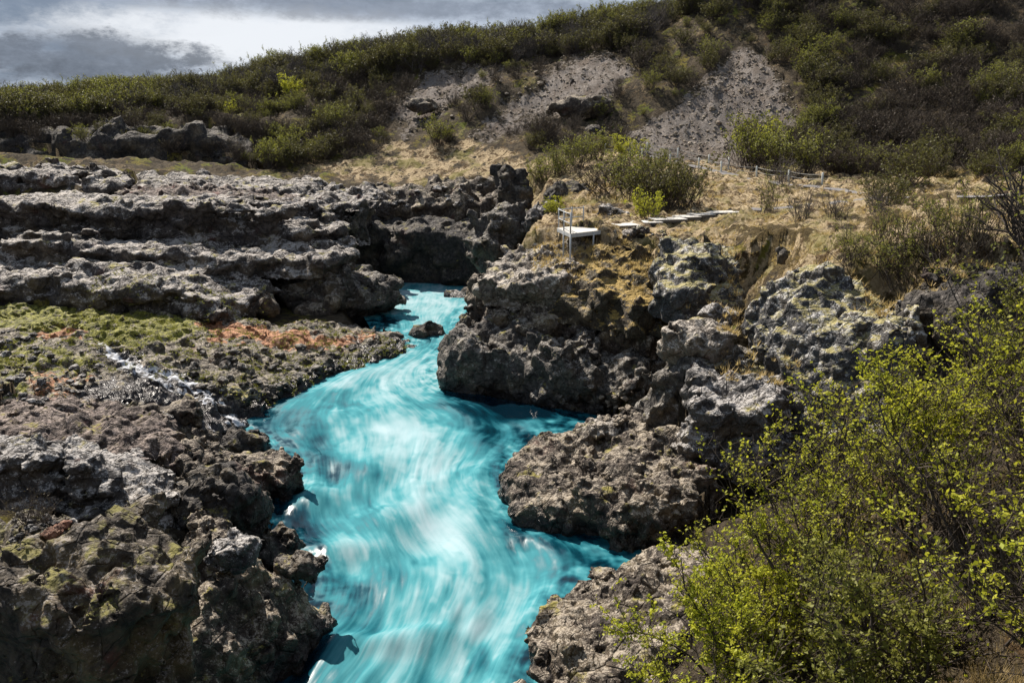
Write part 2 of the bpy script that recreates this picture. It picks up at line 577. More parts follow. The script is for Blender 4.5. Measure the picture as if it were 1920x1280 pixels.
def rock_mat(name, dark=(0.035, 0.031, 0.03), mid=(0.12, 0.105, 0.095), light=(0.36, 0.34, 0.32), lichen=0.45, moss=0.2,
             mosscol=(0.16, 0.14, 0.03), rust=0.15, rustcol=(0.12, 0.045, 0.03), sc=1.0, warm=(0.26, 0.2, 0.12), warmth=0.3, patches=False):
    m, nt, b = new_mat(name)
    P, (x, y, z), (nx, ny, nz) = coords(nt)
    n1 = nt.noise(P, 0.9 * sc, 6, 0.62)
    n2 = nt.noise(P, 5.0 * sc, 7, 0.68, 0.4)
    n3 = nt.noise(P, 21.0 * sc, 5, 0.75)
    nL = nt.noise(nt.vadd(P, (13, 7, 3)), 0.55 * sc, 5, 0.6)
    col = nt.mix(nt.ramp(n2, 0.33, 0.62), dark, mid)
    col = nt.mix(nt.math('MULTIPLY', nt.ramp(n1, 0.45, 0.7), warmth), col, warm)
    # rust red scoria patches
    col = nt.mix(nt.math('MULTIPLY', nt.ramp(nL, 0.60, 0.68), rust), col, rustcol)
    # pale lichen: speckles, more on faces that look up
    up = nt.ramp(nz, -0.2, 0.85)
    lv = nt.math('ADD', nt.math('MULTIPLY', n3, 0.6), nt.math('MULTIPLY', n2, 0.5))
    thr = nt.math('SUBTRACT', 0.69, nt.math('MULTIPLY', up, 0.09 + 0.13 * lichen))
    thr = nt.math('SUBTRACT', thr, nt.math('MULTIPLY', nt.math('SUBTRACT', n1, 0.5), 0.35))
    lm = nt.ramp(nt.math('SUBTRACT', lv, thr), -0.01, 0.035)
    n5 = nt.noise(P, 46.0 * sc, 2, 0.6)
    lm = nt.math('MAXIMUM', lm, nt.math('MULTIPLY', nt.ramp(n5, 0.645, 0.68), 0.8 * lichen))
    col = nt.mix(nt.math('MULTIPLY', lm, min(1.0, 0.5 + lichen * 0.5)), col, light)
    # moss and grass on the ledges
    nm = nt.noise(nt.vadd(P, (3, 31, 9)), 1.3 * sc, 6, 0.65)
    mm = nt.math('MULTIPLY', nt.ramp(nz, 0.45, 0.9), nt.ramp(nm, 0.62 - 0.3 * moss, 0.72 - 0.3 * moss))
    mc = nt.mix(n2, mosscol, tuple(c * 1.9 for c in mosscol))
    if moss > 0:
        col = nt.mix(nt.math('MULTIPLY', mm, 0.9), col, mc)
    if patches:
        pa = nt.n('ShaderNodeSeparateColor')
        nt.set(pa.inputs[0], nt.n('ShaderNodeAttribute', attribute_name='cover').outputs['Color'])
        def pf(k, a=0.4, b_=0.6):
            return nt.ramp(nt.math('ADD', pa.outputs[k], nt.math('MULTIPLY', nt.math('SUBTRACT', nt.noise(nt.vadd(P, (k * 7, 3, 5)), 2.6, 6, 0.7), 0.5), 2.6)), a, b_)
        col = nt.mix(pf(1), col, nt.mix(nt.ramp(n2, 0.35, 0.65), (0.05, 0.052, 0.012), (0.27, 0.26, 0.045)))
        col = nt.mix(pf(0), col, nt.mix(nt.ramp(n2, 0.35, 0.65), (0.17, 0.065, 0.03), (0.50, 0.27, 0.15)))
        wetp = pf(2)
        col = nt.mix(nt.math('MULTIPLY', wetp, 0.85), col, (0.035, 0.032, 0.036))
    # wet, algae dark foot at the water line
    wet = nt.ramp(nt.math('ADD', z, nt.math('MULTIPLY', nt.math('SUBTRACT', n1, 0.5), 1.4)), 0.75, 0.15)
    col = nt.mix(nt.math('MULTIPLY', wet, 0.8), col, (0.014, 0.013, 0.014))
    nt.set(b.inputs['Base Color'], col)
    nt.set(b.inputs['Roughness'], nt.ramp(nt.math('MAXIMUM', wet, wetp) if patches else wet, 0, 1, 0.82, 0.3))
    wv = nt.n('ShaderNodeTexNoise', i_Scale=2.5)
    Pw = nt.vadd(P, nt.vmul(wv.outputs[1], (0.25, 0.25, 0.25)))
    def chips(scale):
        nd = nt.n('ShaderNodeTexVoronoi', feature='F1', distance='CHEBYCHEV')
        nt.set(nd.inputs['Vector'], Pw)
        nd.inputs['Scale'].default_value = scale
        return nd.outputs[0]
    hgt = nt.math('MULTIPLY', chips(2.6 * sc), -1.0)
    hgt = nt.math('ADD', hgt, nt.math('MULTIPLY', chips(7.5 * sc), -0.42))
    hgt = nt.math('ADD', hgt, nt.math('MULTIPLY', chips(20.0 * sc), -0.16))
    hgt = nt.math('ADD', hgt, nt.math('MULTIPLY', n3, 0.22))
    crk = nt.ramp(nt.voro(Pw, 1.7 * sc, 'DISTANCE_TO_EDGE'), 0.0, 0.05)
    hgt = nt.math('ADD', hgt, nt.math('MULTIPLY', crk, 0.35))
    nt.set(b.inputs['Normal'], nt.bump(hgt, 1.0, 0.14 / sc))
    return m


MAT = {}
MAT['rock'] = rock_mat('basalt', dark=(0.0176, 0.0160, 0.0152), mid=(0.0800, 0.0704, 0.0608), light=(0.36, 0.34, 0.31), lichen=0.35)
MAT['rock_grey'] = rock_mat('grey lava rock', lichen=0.5, dark=(0.0240, 0.0224, 0.0232), mid=(0.0960, 0.0896, 0.0864), light=(0.46, 0.44, 0.42), moss=0.12, rust=0.5, sc=0.8)
MAT['rock_cliff'] = rock_mat('brown mossy cliff', lichen=0.22, dark=(0.0160, 0.0128, 0.0104), mid=(0.0680, 0.0544, 0.0384), light=(0.33, 0.30, 0.27), moss=0.42, mosscol=(0.11, 0.10, 0.025), rust=0.8, rustcol=(0.10, 0.04, 0.028), warm=(0.20, 0.15, 0.07), warmth=0.6, sc=1.2)
MAT['rock_far'] = rock_mat('pale lava ledge', lichen=0.5, dark=(0.0200, 0.0168, 0.0160), mid=(0.0920, 0.0784, 0.0704), light=(0.46, 0.43, 0.40), moss=0.2, rust=0.8, rustcol=(0.07, 0.03, 0.025), sc=0.6, warmth=0.35)
MAT['rock_brown'] = rock_mat('brown lava rock', dark=(0.0176, 0.0136, 0.0120), mid=(0.0840, 0.0656, 0.0504), light=(0.42, 0.37, 0.30), lichen=0.32, moss=0.15, rust=0.7, rustcol=(0.085, 0.04, 0.03), sc=1.0, warmth=0.5)
MAT['rock_red'] = rock_mat('red scoria', dark=(0.0224, 0.0160, 0.0144), mid=(0.0800, 0.0576, 0.0480), light=(0.34, 0.28, 0.25), lichen=0.35, moss=0.15, rust=1.0, rustcol=(0.12, 0.045, 0.035), sc=1.0)
MAT['rock_moss'] = rock_mat('mossy lichen rock', lichen=0.5, moss=0.8, mosscol=(0.19, 0.165, 0.06), light=(0.55, 0.54, 0.52), dark=(0.0200, 0.0200, 0.0216), mid=(0.0720, 0.0704, 0.0720), sc=0.9)
MAT['rock_pale'] = rock_mat('pale lava crust', lichen=0.6, dark=(0.0400, 0.0336, 0.0280), mid=(0.1760, 0.1480, 0.1200), light=(0.46, 0.42, 0.37), moss=0.25, mosscol=(0.2, 0.17, 0.06), rust=0.3, sc=0.8)  # lighter rock tone for the headland crest and a few stones
MAT['rock_gold'] = rock_mat('golden moss slope', lichen=0.2, moss=1.15, mosscol=(0.22, 0.15, 0.04), light=(0.4, 0.36, 0.28), dark=(0.0200, 0.0160, 0.0112), mid=(0.0560, 0.0440, 0.0280), sc=0.9)
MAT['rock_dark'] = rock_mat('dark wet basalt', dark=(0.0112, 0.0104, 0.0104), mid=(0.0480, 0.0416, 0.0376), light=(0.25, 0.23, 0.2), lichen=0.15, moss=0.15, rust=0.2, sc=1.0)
MAT['bank'] = rock_mat('stony bank', dark=(0.0240, 0.0216, 0.0176), mid=(0.1040, 0.0840, 0.0624), light=(0.38, 0.34, 0.28), lichen=0.45, moss=0.2, mosscol=(0.12, 0.11, 0.03), rust=0.5, rustcol=(0.20, 0.09, 0.045), sc=1.2, patches=True)

# ------------------------------------------------------------------ rock solids
JOBS = []


def rim_world(rim):
    return np.array([at(a, b, q) for a, b, q in rim])


def solid_field(job):
    j = job
    h = j['vox']
    h1 = h * 3
    lo, hi = j['lo'], j['hi']
    n1 = np.ceil((hi - lo) / h1).astype(int) + 2
    xs = lo[0] + np.arange(n1[0]) * h1
    ys = lo[1] + np.arange(n1[1]) * h1
    zs = lo[2] + np.arange(n1[2]) * h1
    X, Y, Z = np.meshgrid(xs.astype(np.float32), ys.astype(np.float32), zs.astype(np.float32), indexing='ij')
    s = j['seed']
    A, L = j['amp'], j['L']
    wx = X + A * 0.3 * N3(X, Y, Z, L * 2.2, s + 1)
    wy = Y + A * 0.3 * N3(X, Y, Z, L * 2.2, s + 40)
    wz = Z + A * 0.15 * N3(X, Y, Z, L * 2.2, s + 77)
    bz = j.get('flat', 1.0)
    k1 = j.get('k1', 0.62)
    rot = j.get('rot', 0.35)
    dx, dy, dz = snap(wx, wy, wz, L * 1.5, s, rot, bz)
    ax_, ay_, az_ = wx + k1 * dx, wy + k1 * dy, wz + k1 * 0.8 * dz
    dx, dy, dz = snap(wx + 5.1, wy, wz, L * 0.62, s + 33, rot + 0.7, 0.5 + 0.5 * bz)
    k2 = j.get('k2', 0.5)
    F = j['fn'](ax_ + k2 * dx, ay_ + k2 * dy, az_ + 0.9 * k2 * dz)
    bv, bc = B3(wx, wy, wz * bz, L * 1.5, s, rot)
    F = F + A * 0.55 * bv - A * 0.8 * np.clip(0.13 - bc, 0, 1) / 0.13 * j.get('crack', 0.6)
    if j.get('strata', 0):
        ph = N3(X, Y, Z * 0.15, 6.0, s + 5) * 0.25
        st = tri(VP, (Z + ph) * (21.0 / j.get('stl', 1.0)), np.full_like(Z, s), np.full_like(Z, s * 2.0) + 0.4 * X)
        F = F + j['strata'] * st
    Fc = F.astype(np.float32)
    # up-sample
    n = (n1 - 1) * 3 + 1
    for ax in range(3):
        F0 = np.take(F, range(0, n1[ax] - 1), ax); F1 = np.take(F, range(1, n1[ax]), ax)
        parts = [F0, F0 + (F1 - F0) / 3, F0 + (F1 - F0) * (2 / 3)]
        G = np.stack(parts, ax + 1)
        sh = list(F0.shape); sh[ax] = sh[ax] * 3
        G = G.reshape(sh)
        F = np.concatenate((G, np.take(F, [n1[ax] - 1], ax)), ax)
    xs = lo[0] + np.arange(F.shape[0]) * h
    ys = lo[1] + np.arange(F.shape[1]) * h
    zs = lo[2] + np.arange(F.shape[2]) * h
    A2 = j['amp2']; L2 = j['L2']
    bandw = A2 * 2.0 + h * 1.5 + L2 * 0.5
    I, J, K = np.nonzero(np.abs(F) < bandw)
    x = xs[I].astype(np.float32); y = ys[J].astype(np.float32); z = zs[K].astype(np.float32)
    dx, dy, dz = snap(x, y, z, L2, s + 9, 0.8, 0.6 + 0.4 * bz)
    ex, ey, ez = snap(x, y + 3.1, z, L2 * 0.5, s + 29, 1.9)
    kk = 0.5
    Fn = sample(Fc, (x + kk * dx + 0.25 * ex - lo[0]) / h1, (y + kk * dy + 0.25 * ey - lo[1]) / h1, (z + kk * dz + 0.25 * ez - lo[2]) / h1)
    bv, bc = B3(x, y, z * (0.6 + 0.4 * bz), L2, s + 9, 0.8)
    d = Fn - F[I, J, K] + A2 * 0.4 * bv - A2 * 0.8 * np.clip(0.12 - bc, 0, 1) / 0.12
    bv, bc = B3(x, y + 3.1, z, L2 * 0.45, s + 29, 1.9)
    d += A2 * 0.25 * bv
    d += A2 * 0.12 * N3(x, y, z, L2 * 1.3, s + 21)
    d += h * 0.15 * N3(x, y, z, max(h * 3.2, 0.08), s + 63)
    F[I, J, K] += d
    if 'clip' in j:
        pass
    V, Q = surface_nets(F, lo, h)
    zmin = j.get('zmin')
    if zmin is not None:
        keep = (V[Q][:, :, 2].max(1) > zmin)
        Q = Q[keep]
        used = np.unique(Q)
        remap = np.zeros(len(V), np.int32); remap[used] = np.arange(len(used))
        V = V[used]; Q = remap[Q]
    return V, Q


SEED = [0]


def ledge(name, label, rim, back=(), top=(), mat='rock', base=-0.6, batter=0.1, rnd=0.5, cat='rock outcrop', group=None, kind=None,
          amp=0.3, L=1.2, dist=None, vox=None, amp2=None, L2=None, extra=None, under=0.0, **kw):
    """a rock mass: the rim of its top (front to back), top heights through the rim and the extra points, sides down to base"""
    R3 = rim_world(list(rim) + list(back))
    Tp = rim_world(top) if len(top) else np.zeros((0, 3))
    if extra is not None:
        Tp = np.concatenate((Tp, np.array(extra, float)))
    cen = R3[:, :2].mean(0)
    pts = np.concatenate((R3, Tp))
    tps = TPS(pts, 0.02)
    zt = pts[:, 2].max() + 0.6
    dist = dist or float(R3[:len(rim), 1].mean())
    vox = vox or dist * 0.0033
    depth = zt - base
    grow = max(0, batter) * depth + amp * 2 + 0.4
    lo = np.array((R3[:, 0].min() - grow, R3[:, 1].min() - grow, base))
    hi = np.array((R3[:, 0].max() + grow, R3[:, 1].max() + grow, zt + amp * 2))
    poly = R3[:, :2]

    def fn(X, Y, Z):
        d3 = poly_sd(X, Y, poly)
        t = np.clip(tps(X, Y), pts[:, 2].min() - 0.8, pts[:, 2].max() + 0.5)
        dep = t - Z
        side = d3 + batter * np.clip(dep, 0, 50) - under * np.sin(np.clip(dep / max(depth, .1), 0, 1) * math.pi) + 0.3 * (N3(X, Y, Z, 2.0, 3) * amp)
        a, b = side, dep
        k = rnd
        hh = np.clip(0.5 + 0.5 * (b - a) / k, 0, 1)
        return b * (1 - hh) + a * hh - k * hh * (1 - hh)

    SEED[0] += 17.3
    JOBS.append(dict(name=name, label=label, mat=mat, cat=cat, group=group, kind=kind, fn=fn, lo=lo, hi=hi, vox=vox, seed=SEED[0], amp=amp, L=L,
                     poly=poly, tps=tps, amp2=amp2 or min(0.12, vox * 1.25), L2=L2 or max(0.4, vox * 7), zmin=base + 0.05, **kw))


def boulder(name, label, px, py, q, r, mat='rock', cat='boulder', group=None, power=2.6, rot=0.0, amp=None, L=None, vox=None, sink=0.0, kind=None, cut=-0.7, **kw):
    c = at(px, py, q)
    c = np.array((c[0], c[1], c[2] - sink))
    r = np.array(r, float)
    rm = r.max()
    vox = vox or max(0.03, c[1] * 0.003)
    ca, sa = math.cos(rot), math.sin(rot)
    m = float(r.mean())
    amp = amp if amp is not None else 0.16 * m
    L = L or 0.7 * m
    lo = c - np.array((rm, rm, r[2])) - amp * 2.5 - 0.2
    hi = c + np.array((rm, rm, r[2])) + amp * 2.5 + 0.2
    lo[2] = max(lo[2], cut)

    def fn(X, Y, Z):
        x, y, z = X - c[0], Y - c[1], Z - c[2]
        u = (ca * x + sa * y) / r[0]; v = (-sa * x + ca * y) / r[1]; w = z / r[2]
        return (1 - (np.abs(u) ** power + np.abs(v) ** power + np.abs(w) ** power) ** (1 / power)) * r.min()
    SEED[0] += 11.7
    JOBS.append(dict(name=name, label=label, mat=mat, cat=cat, group=group, kind=kind, fn=fn, lo=lo, hi=hi, vox=vox, seed=SEED[0], amp=amp, L=L,
                     amp2=min(0.10, vox * 1.1), L2=max(0.25, vox * 6), zmin=lo[2] + 0.03, **kw))


# ---- left bank, from the camera outwards
ledge('rock_cliff', 'overhanging dark cliff with stony mossy top filling the bottom left corner',
      [(-60, 1150, 9.4), (100, 1145, 9.4), (230, 1125, 9.6), (320, 1108, 9.8), (362, 1075, 10.2), (368, 1020, 10.9)],
      [(360, 1000, 11.4), (250, 985, 12.2), (120, 950, 12.8), (-60, 915, 13.2)], mat='rock_cliff', base=1.6, batter=-0.10, rnd=0.35, flat=0.55, crack=1.0, foot=1.8, reach=1.2, k1=0.3, k2=0.3, amp=0.2, L=1.15, vox=0.034, cat='cliff')
ledge('rock_outcrop', 'big rounded wet rock bulging into the river beside the corner cliff',
      [(372, 958, 18), (450, 955, 18.2), (500, 990, 18), (560, 1022, 17.8), (598, 1062, 17.8), (600, 1140, 17.3)],
      [(570, 1180, 16.6), (520, 1230, 15.5), (450, 1290, 14.5), (340, 1300, 13.3), (330, 1100, 15.5)],
      top=[(430, 1010, 16.6), (520, 1060, 16.6), (480, 1130, 15.5), (400, 1100, 14.8)], mat='rock_brown', base=-0.7, batter=0.12, rnd=0.8, k1=0.45, k2=0.35, amp=0.25, L=1.0, vox=0.05)
ledge('rock_outcrop', 'blocky brown rock promontory pushing the river rightwards below the side stream',
      [(562, 895, 24.8), (520, 895, 24.2), (440, 865, 24.3), (350, 865, 24)],
      [(300, 840, 25), (370, 800, 27), (430, 800, 27), (505, 815, 26.6), (545, 850, 25.8)], top=[(450, 828, 25.6)],
      mat='rock_brown', base=-0.7, batter=0.03, rnd=0.35, flat=0.6, foot=0.9, reach=0.6, amp=0.3, L=1.1, vox=0.065)
ledge('rock_outcrop', 'silvery grey layered ledge above the corner cliff at the frame edge',
      [(-60, 880, 18.6), (30, 880, 18.5), (120, 885, 18.3), (220, 905, 18.2), (300, 925, 18.2), (350, 950, 18.2), (352, 900, 19.5)],
      [(340, 880, 20.5), (250, 835, 22), (100, 825, 22.5), (-60, 830, 22.5)], mat='rock_grey', base=1.2, batter=-0.05, rnd=0.3, foot=2.5, reach=0.8, k1=0.35, k2=0.3, amp=0.26, L=1.2, vox=0.055, strata=0.12, stl=0.7)
ledge('rock_outcrop', 'reddish rock shoulder between the grey ledge and the side stream',
      [(-60, 820, 23.5), (100, 825, 23.5), (300, 850, 23.8), (335, 820, 25)],
      [(320, 775, 28), (100, 745, 29.5), (-60, 740, 29.5)], mat='rock_red', base=0.8, batter=0.1, rnd=0.5, foot=2.0, reach=0.8, k1=0.4, k2=0.35, amp=0.3, L=1.0, vox=0.08)
ledge('river_bank', None, [(455, 797, 0.3), (478, 775, 0.2), (530, 742, 0.2), (600, 710, 0.2), (700, 674, 0.2), (760, 652, 0.2), (800, 643, 0.15)],
      [(770, 628, 0.3), (728, 612, 0.5), (600, 606, 46.5), (380, 590, 45.5), (200, 575, 45), (-90, 570, 44.5), (-90, 740, 30), (150, 765, 28.5), (300, 785, 28.2), (400, 800, 28.8)],
      top=[(300, 620, 40), (100, 640, 37), (200, 700, 33), (450, 650, 40), (600, 640, 42.5), (400, 700, 35), (300, 760, 29.5), (50, 720, 30), (430, 745, 33.5), (540, 700, 37.5)],
      mat='bank', base=-0.5, batter=0.3, rnd=0.5, k1=0.35, k2=0.35, amp=0.26, L=0.9, vox=0.1, kind='structure', cat=None, amp2=0.13, L2=0.5)
boulder('boulder', 'dark angular boulder at the head of the side stream', 155, 664, 36.5, (1.05, 0.7, 0.5), mat='rock_dark')
boulder('boulder', 'pale lichen covered boulder below the side stream cascade', 330, 792, 29.0, (0.85, 0.6, 0.5), mat='rock_grey')
boulder('boulder', 'small tan boulder standing in the wet gravel of the side stream', 218, 757, 31.0, (0.35, 0.3, 0.28), mat='rock_brown')
boulder('boulder', 'olive mossy boulder just above the foot of the cascade', 452, 742, 33.6, (0.75, 0.6, 0.5), mat='rock_moss')
boulder('boulder', 'dark rock splitting the foot of the cascade', 395, 768, 31.6, (0.8, 0.5, 0.38), mat='rock_dark')
boulder('boulder', 'smooth grey block perched on the rounded wet rock', 440, 1036, 16.3, (0.56, 0.45, 0.36), mat='rock_grey', power=4, amp=0.05, k1=0.2, k2=0.2)
boulder('boulder', 'small dark rock jutting over the water from the rounded wet rock', 560, 1064, 17.7, (0.7, 0.35, 0.26), mat='rock_dark', power=4)
boulder('boulder', 'huge dark rounded boulder guarding the upper pool', 630, 562, 53, (3.75, 3.0, 2.15), mat='rock', power=2.7, vox=0.13, amp=0.35, L=1.6)
boulder('boulder', 'brown mossy boulder leaning against the huge dark one', 600, 590, 49.5, (1.5, 1.2, 1.0), mat='rock_brown', amp=0.25)
boulder('boulder', 'low brown boulder below the left terraces', 450, 575, 47, (2.0, 1.3, 1.0), mat='rock_brown', amp=0.3)
boulder('boulder', 'dark brown boulder in the channel between pool and rapid', 796, 626, 47.3, (1.35, 1.0, 0.85), mat='rock_dark', sink=0.1, amp=0.2)
boulder('boulder', 'grey boulder at the right shore of the upper pool', 858, 560, 58, (1.0, 0.8, 0.6), mat='rock_grey')
boulder('boulder', 'small black boulder under the cliff at the upper pool', 880, 551, 59.5, (0.6, 0.8, 0.6), mat='rock_dark')
# ---- terraces of the left bank
T = dict(mat='rock_far', strata=0.26, stl=1.3, cat='rock ledge', flat=1.6, k1=0.3, k2=0.25)
ledge('rock_ledge', 'lowest lava terrace above the green mossy slope', [(-90, 522, 44.6), (120, 524, 44.5), (250, 532, 44.5), (370, 545, 44.3), (420, 575, 44.3)],
      [(520, 540, 49), (400, 500, 49.5), (-90, 495, 49.5)], base=1.6, batter=0.0, rnd=0.4, foot=2.3, reach=1.2, amp=0.45, L=1.5, vox=0.125, **T)
ledge('rock_ledge', 'second lava terrace with rounded brown nose above the moss', [(-90, 458, 48.5), (0, 452, 48.5), (200, 458, 48.5), (400, 470, 48.4), (450, 482, 48.6), (620, 470, 50), (655, 480, 52)],
      [(660, 445, 57), (300, 436, 55), (-90, 436, 55)], base=3.2, batter=-0.02, rnd=0.4, foot=3.9, reach=1.2, amp=0.45, L=1.6, vox=0.13, **T)
ledge('rock_ledge', 'third lava terrace running to the notch before the pool', [(-90, 392, 53), (0, 388, 53), (200, 386, 53.2), (430, 400, 53.5), (560, 408, 54), (645, 424, 56)],
      [(650, 395, 62), (300, 372, 61), (-90, 368, 61)], base=4.6, batter=0.02, rnd=0.4, foot=5.4, reach=1.2, amp=0.45, L=1.6, vox=0.14, **T)
ledge('rock_ledge', 'low reddish step between the upper two terraces', [(240, 372, 58), (350, 368, 58), (500, 380, 58), (560, 392, 58.5)],
      [(600, 370, 64), (400, 350, 65), (200, 352, 65)], mat='rock_red', base=5.8, batter=0.0, rnd=0.3, foot=6.4, reach=1.2, k1=0.3, k2=0.25, amp=0.3, L=1.2, vox=0.15, strata=0.15, stl=1.0, cat='rock ledge')
ledge('rock_ledge', 'topmost lava terrace below the dark scrub hill', [(-90, 330, 62), (0, 326, 62), (100, 332, 62), (235, 335, 62)],
      [(245, 318, 70), (0, 307, 74), (-90, 307, 74)], base=6.6, batter=0.0, rnd=0.4, foot=7.4, reach=1.2, amp=0.4, L=1.6, vox=0.16, **T)
ledge('rock_ledge', 'pale broken slabs under the hill foot left of centre', [(250, 352, 65), (330, 348, 66), (450, 350, 66), (560, 352, 66)],
      [(620, 335, 77), (400, 326, 79), (250, 318, 78)], base=7.0, batter=0.1, rnd=0.4, foot=7.2, reach=1.2, amp=0.4, L=1.1, vox=0.17, **T)
ledge('rock_ledge', 'rounded pale rock mass with a dark cave above the pool', [(540, 385, 62.5), (600, 378, 62), (660, 392, 62), (705, 415, 62)],
      [(730, 380, 70), (640, 352, 73), (550, 346, 73)], base=3.5, batter=-0.1, rnd=0.7, foot=4.6, reach=1.2, amp=0.6, L=2.0, vox=0.16, mat='rock_far', cat='rock ledge')
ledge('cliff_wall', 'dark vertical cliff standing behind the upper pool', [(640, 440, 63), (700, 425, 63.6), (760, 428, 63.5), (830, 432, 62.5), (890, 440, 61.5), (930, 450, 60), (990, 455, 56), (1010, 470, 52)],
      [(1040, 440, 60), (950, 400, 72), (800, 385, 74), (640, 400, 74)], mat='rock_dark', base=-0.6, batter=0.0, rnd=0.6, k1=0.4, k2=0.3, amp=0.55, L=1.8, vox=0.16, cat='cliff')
ledge('rock_ledge', 'lumpy brown ledge on top of the cliff behind the pool', [(700, 388, 68), (800, 380, 68), (900, 378, 68), (950, 395, 66)],
      [(960, 345, 76), (850, 342, 78), (700, 350, 78)], mat='rock_brown', base=4.5, batter=0.1, rnd=0.6, flat=0.45, foot=4.6, reach=1.2, amp=0.5, L=1.5, vox=0.18, cat='rock ledge')
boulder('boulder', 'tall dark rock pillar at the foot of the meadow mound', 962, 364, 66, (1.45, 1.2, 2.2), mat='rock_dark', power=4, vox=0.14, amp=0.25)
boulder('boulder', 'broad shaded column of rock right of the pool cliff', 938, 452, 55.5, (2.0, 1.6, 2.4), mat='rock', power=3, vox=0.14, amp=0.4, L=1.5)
boulder('boulder', 'grey leaning rock face beside the viewing platform', 1018, 420, 54.5, (1.2, 1.1, 1.7), mat='rock_grey', power=3, vox=0.13, amp=0.25)
boulder('boulder', 'grass topped dark rock on the mound behind the platform', 1062, 378, 60, (1.9, 1.4, 1.2), mat='rock_dark', vox=0.14, amp=0.3)
ledge('cliff_wall', 'long dark crag under the scrub at the left end of the hill', [(-160, 258, 90), (0, 255, 90), (150, 258, 89.5), (300, 262, 89), (430, 275, 88), (480, 300, 86)],
      [(470, 250, 98), (200, 236, 100), (-160, 236, 100)], mat='rock_dark', base=6.5, batter=0.12, rnd=0.8, foot=7.5, reach=1.2, amp=0.8, L=2.4, vox=0.3, cat='cliff')
boulder('boulder', 'dark bedrock hump breaking through the middle scree', 1085, 196, 91, (3.4, 2.2, 1.2), mat='rock_brown', vox=0.22, amp=0.3, k1=0.3, k2=0.2, sink=0.35)
boulder('boulder', 'small dark rock above the bedrock hump in the scree', 1075, 158, 96, (0.6, 0.6, 0.6), mat='rock_dark', vox=0.22)
boulder('boulder', 'flat brown rock sticking out of the left scree', 800, 200, 96, (2.4, 1.4, 0.7), mat='rock_brown', vox=0.22, k1=0.3, k2=0.2)
boulder('boulder', 'rounded rock at the foot of the middle scree', 1110, 250, 86, (1.3, 0.9, 0.8), mat='rock_dark', vox=0.22)
# ---- right bank
ledge('rock_outcrop', 'grey blocky foot of the headland standing in the river bend',
      [(812, 690, 37.2), (850, 655, 36.9), (920, 650, 36), (1000, 655, 34.9), (1080, 672, 33.8), (1150, 700, 33), (1200, 705, 31.5)],
      [(1235, 640, 35), (1100, 600, 39), (900, 590, 42), (860, 612, 41), (832, 645, 39)], mat='rock', base=-0.7, batter=0.06, rnd=0.5, flat=0.7, foot=0.0, reach=1.2, amp=0.32, L=1.5, vox=0.09, crack=0.9)
ledge('rock_outcrop', 'recessed reddish brown middle of the headland under its overhang',
      [(892, 590, 39.8), (960, 600, 38), (1060, 600, 37), (1150, 612, 35.5), (1225, 640, 33.5)],
      [(1265, 560, 37), (1150, 500, 41), (900, 515, 43)], top=[(1000, 560, 40), (1180, 560, 36.5)], mat='rock_brown', base=0.6, batter=0.12, rnd=0.5, foot=3.0, reach=0.6, amp=0.35, L=1.1, vox=0.1)
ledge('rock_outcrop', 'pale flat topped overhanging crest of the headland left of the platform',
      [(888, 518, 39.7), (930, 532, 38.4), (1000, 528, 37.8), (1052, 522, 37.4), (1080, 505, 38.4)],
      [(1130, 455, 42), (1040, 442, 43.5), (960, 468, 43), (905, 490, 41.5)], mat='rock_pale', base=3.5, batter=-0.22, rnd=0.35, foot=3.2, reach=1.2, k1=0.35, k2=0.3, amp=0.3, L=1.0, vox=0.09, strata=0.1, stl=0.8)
ledge('rock_outcrop', 'mossy golden steps sloping down right of the headland crest',
      [(1060, 560, 37.3), (1110, 562, 36.2), (1170, 572, 35), (1235, 585, 34)],
      [(1262, 520, 36.5), (1220, 478, 39), (1120, 462, 41.5), (1070, 500, 39.2)], mat='rock_gold', base=3.2, batter=0.35, rnd=0.5, foot=5.0, reach=0.6, amp=0.4, L=1.2, vox=0.1, strata=0.16, stl=0.9)
ledge('rock_outcrop', 'lone lichen spotted crag on the grass in front of the boardwalk',
      [(1241, 485, 34.0), (1275, 540, 31.9), (1310, 548, 31.6), (1345, 525, 32), (1376, 500, 33.5)],
      [(1374, 466, 35.0), (1300, 436, 36.2), (1243, 447, 36)], top=[(1265, 462, 34.3), (1300, 470, 33.4), (1330, 488, 33.0)], mat='rock_moss', base=4.2, batter=0.15, rnd=0.3, foot=6.7, reach=2.0, amp=0.35, L=0.8, vox=0.085)
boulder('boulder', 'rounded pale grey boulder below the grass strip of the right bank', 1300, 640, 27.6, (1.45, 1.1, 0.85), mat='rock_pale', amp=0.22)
boulder('boulder', 'pale boulder resting above the rounded grey one', 1345, 600, 28.5, (0.8, 0.6, 0.5), mat='rock_grey')
ledge('rock_outcrop', 'fractured brown grey buttress left of the tall lichen cliff',
      [(1203, 692, 28.2), (1250, 702, 27), (1300, 716, 26), (1380, 702, 25.3), (1425, 722, 24.6)],
      [(1435, 650, 27), (1300, 650, 28.5), (1222, 662, 29.5)], mat='rock', base=0.9, batter=0.1, rnd=0.4, foot=1.2, reach=1.2, amp=0.32, L=1.1, vox=0.075, crack=0.9)
ledge('rock_outcrop', 'lower lichen flecked block at the foot of the tall right cliff',
      [(1285, 762, 24.8), (1330, 748, 24.4), (1400, 742, 23.8), (1490, 762, 22.8)],
      [(1540, 700, 25), (1380, 690, 26), (1288, 712, 26.2)], mat='rock_grey', base=1.2, batter=0.06, rnd=0.45, foot=1.5, reach=1.2, amp=0.34, L=1.1, vox=0.07, crack=0.9)
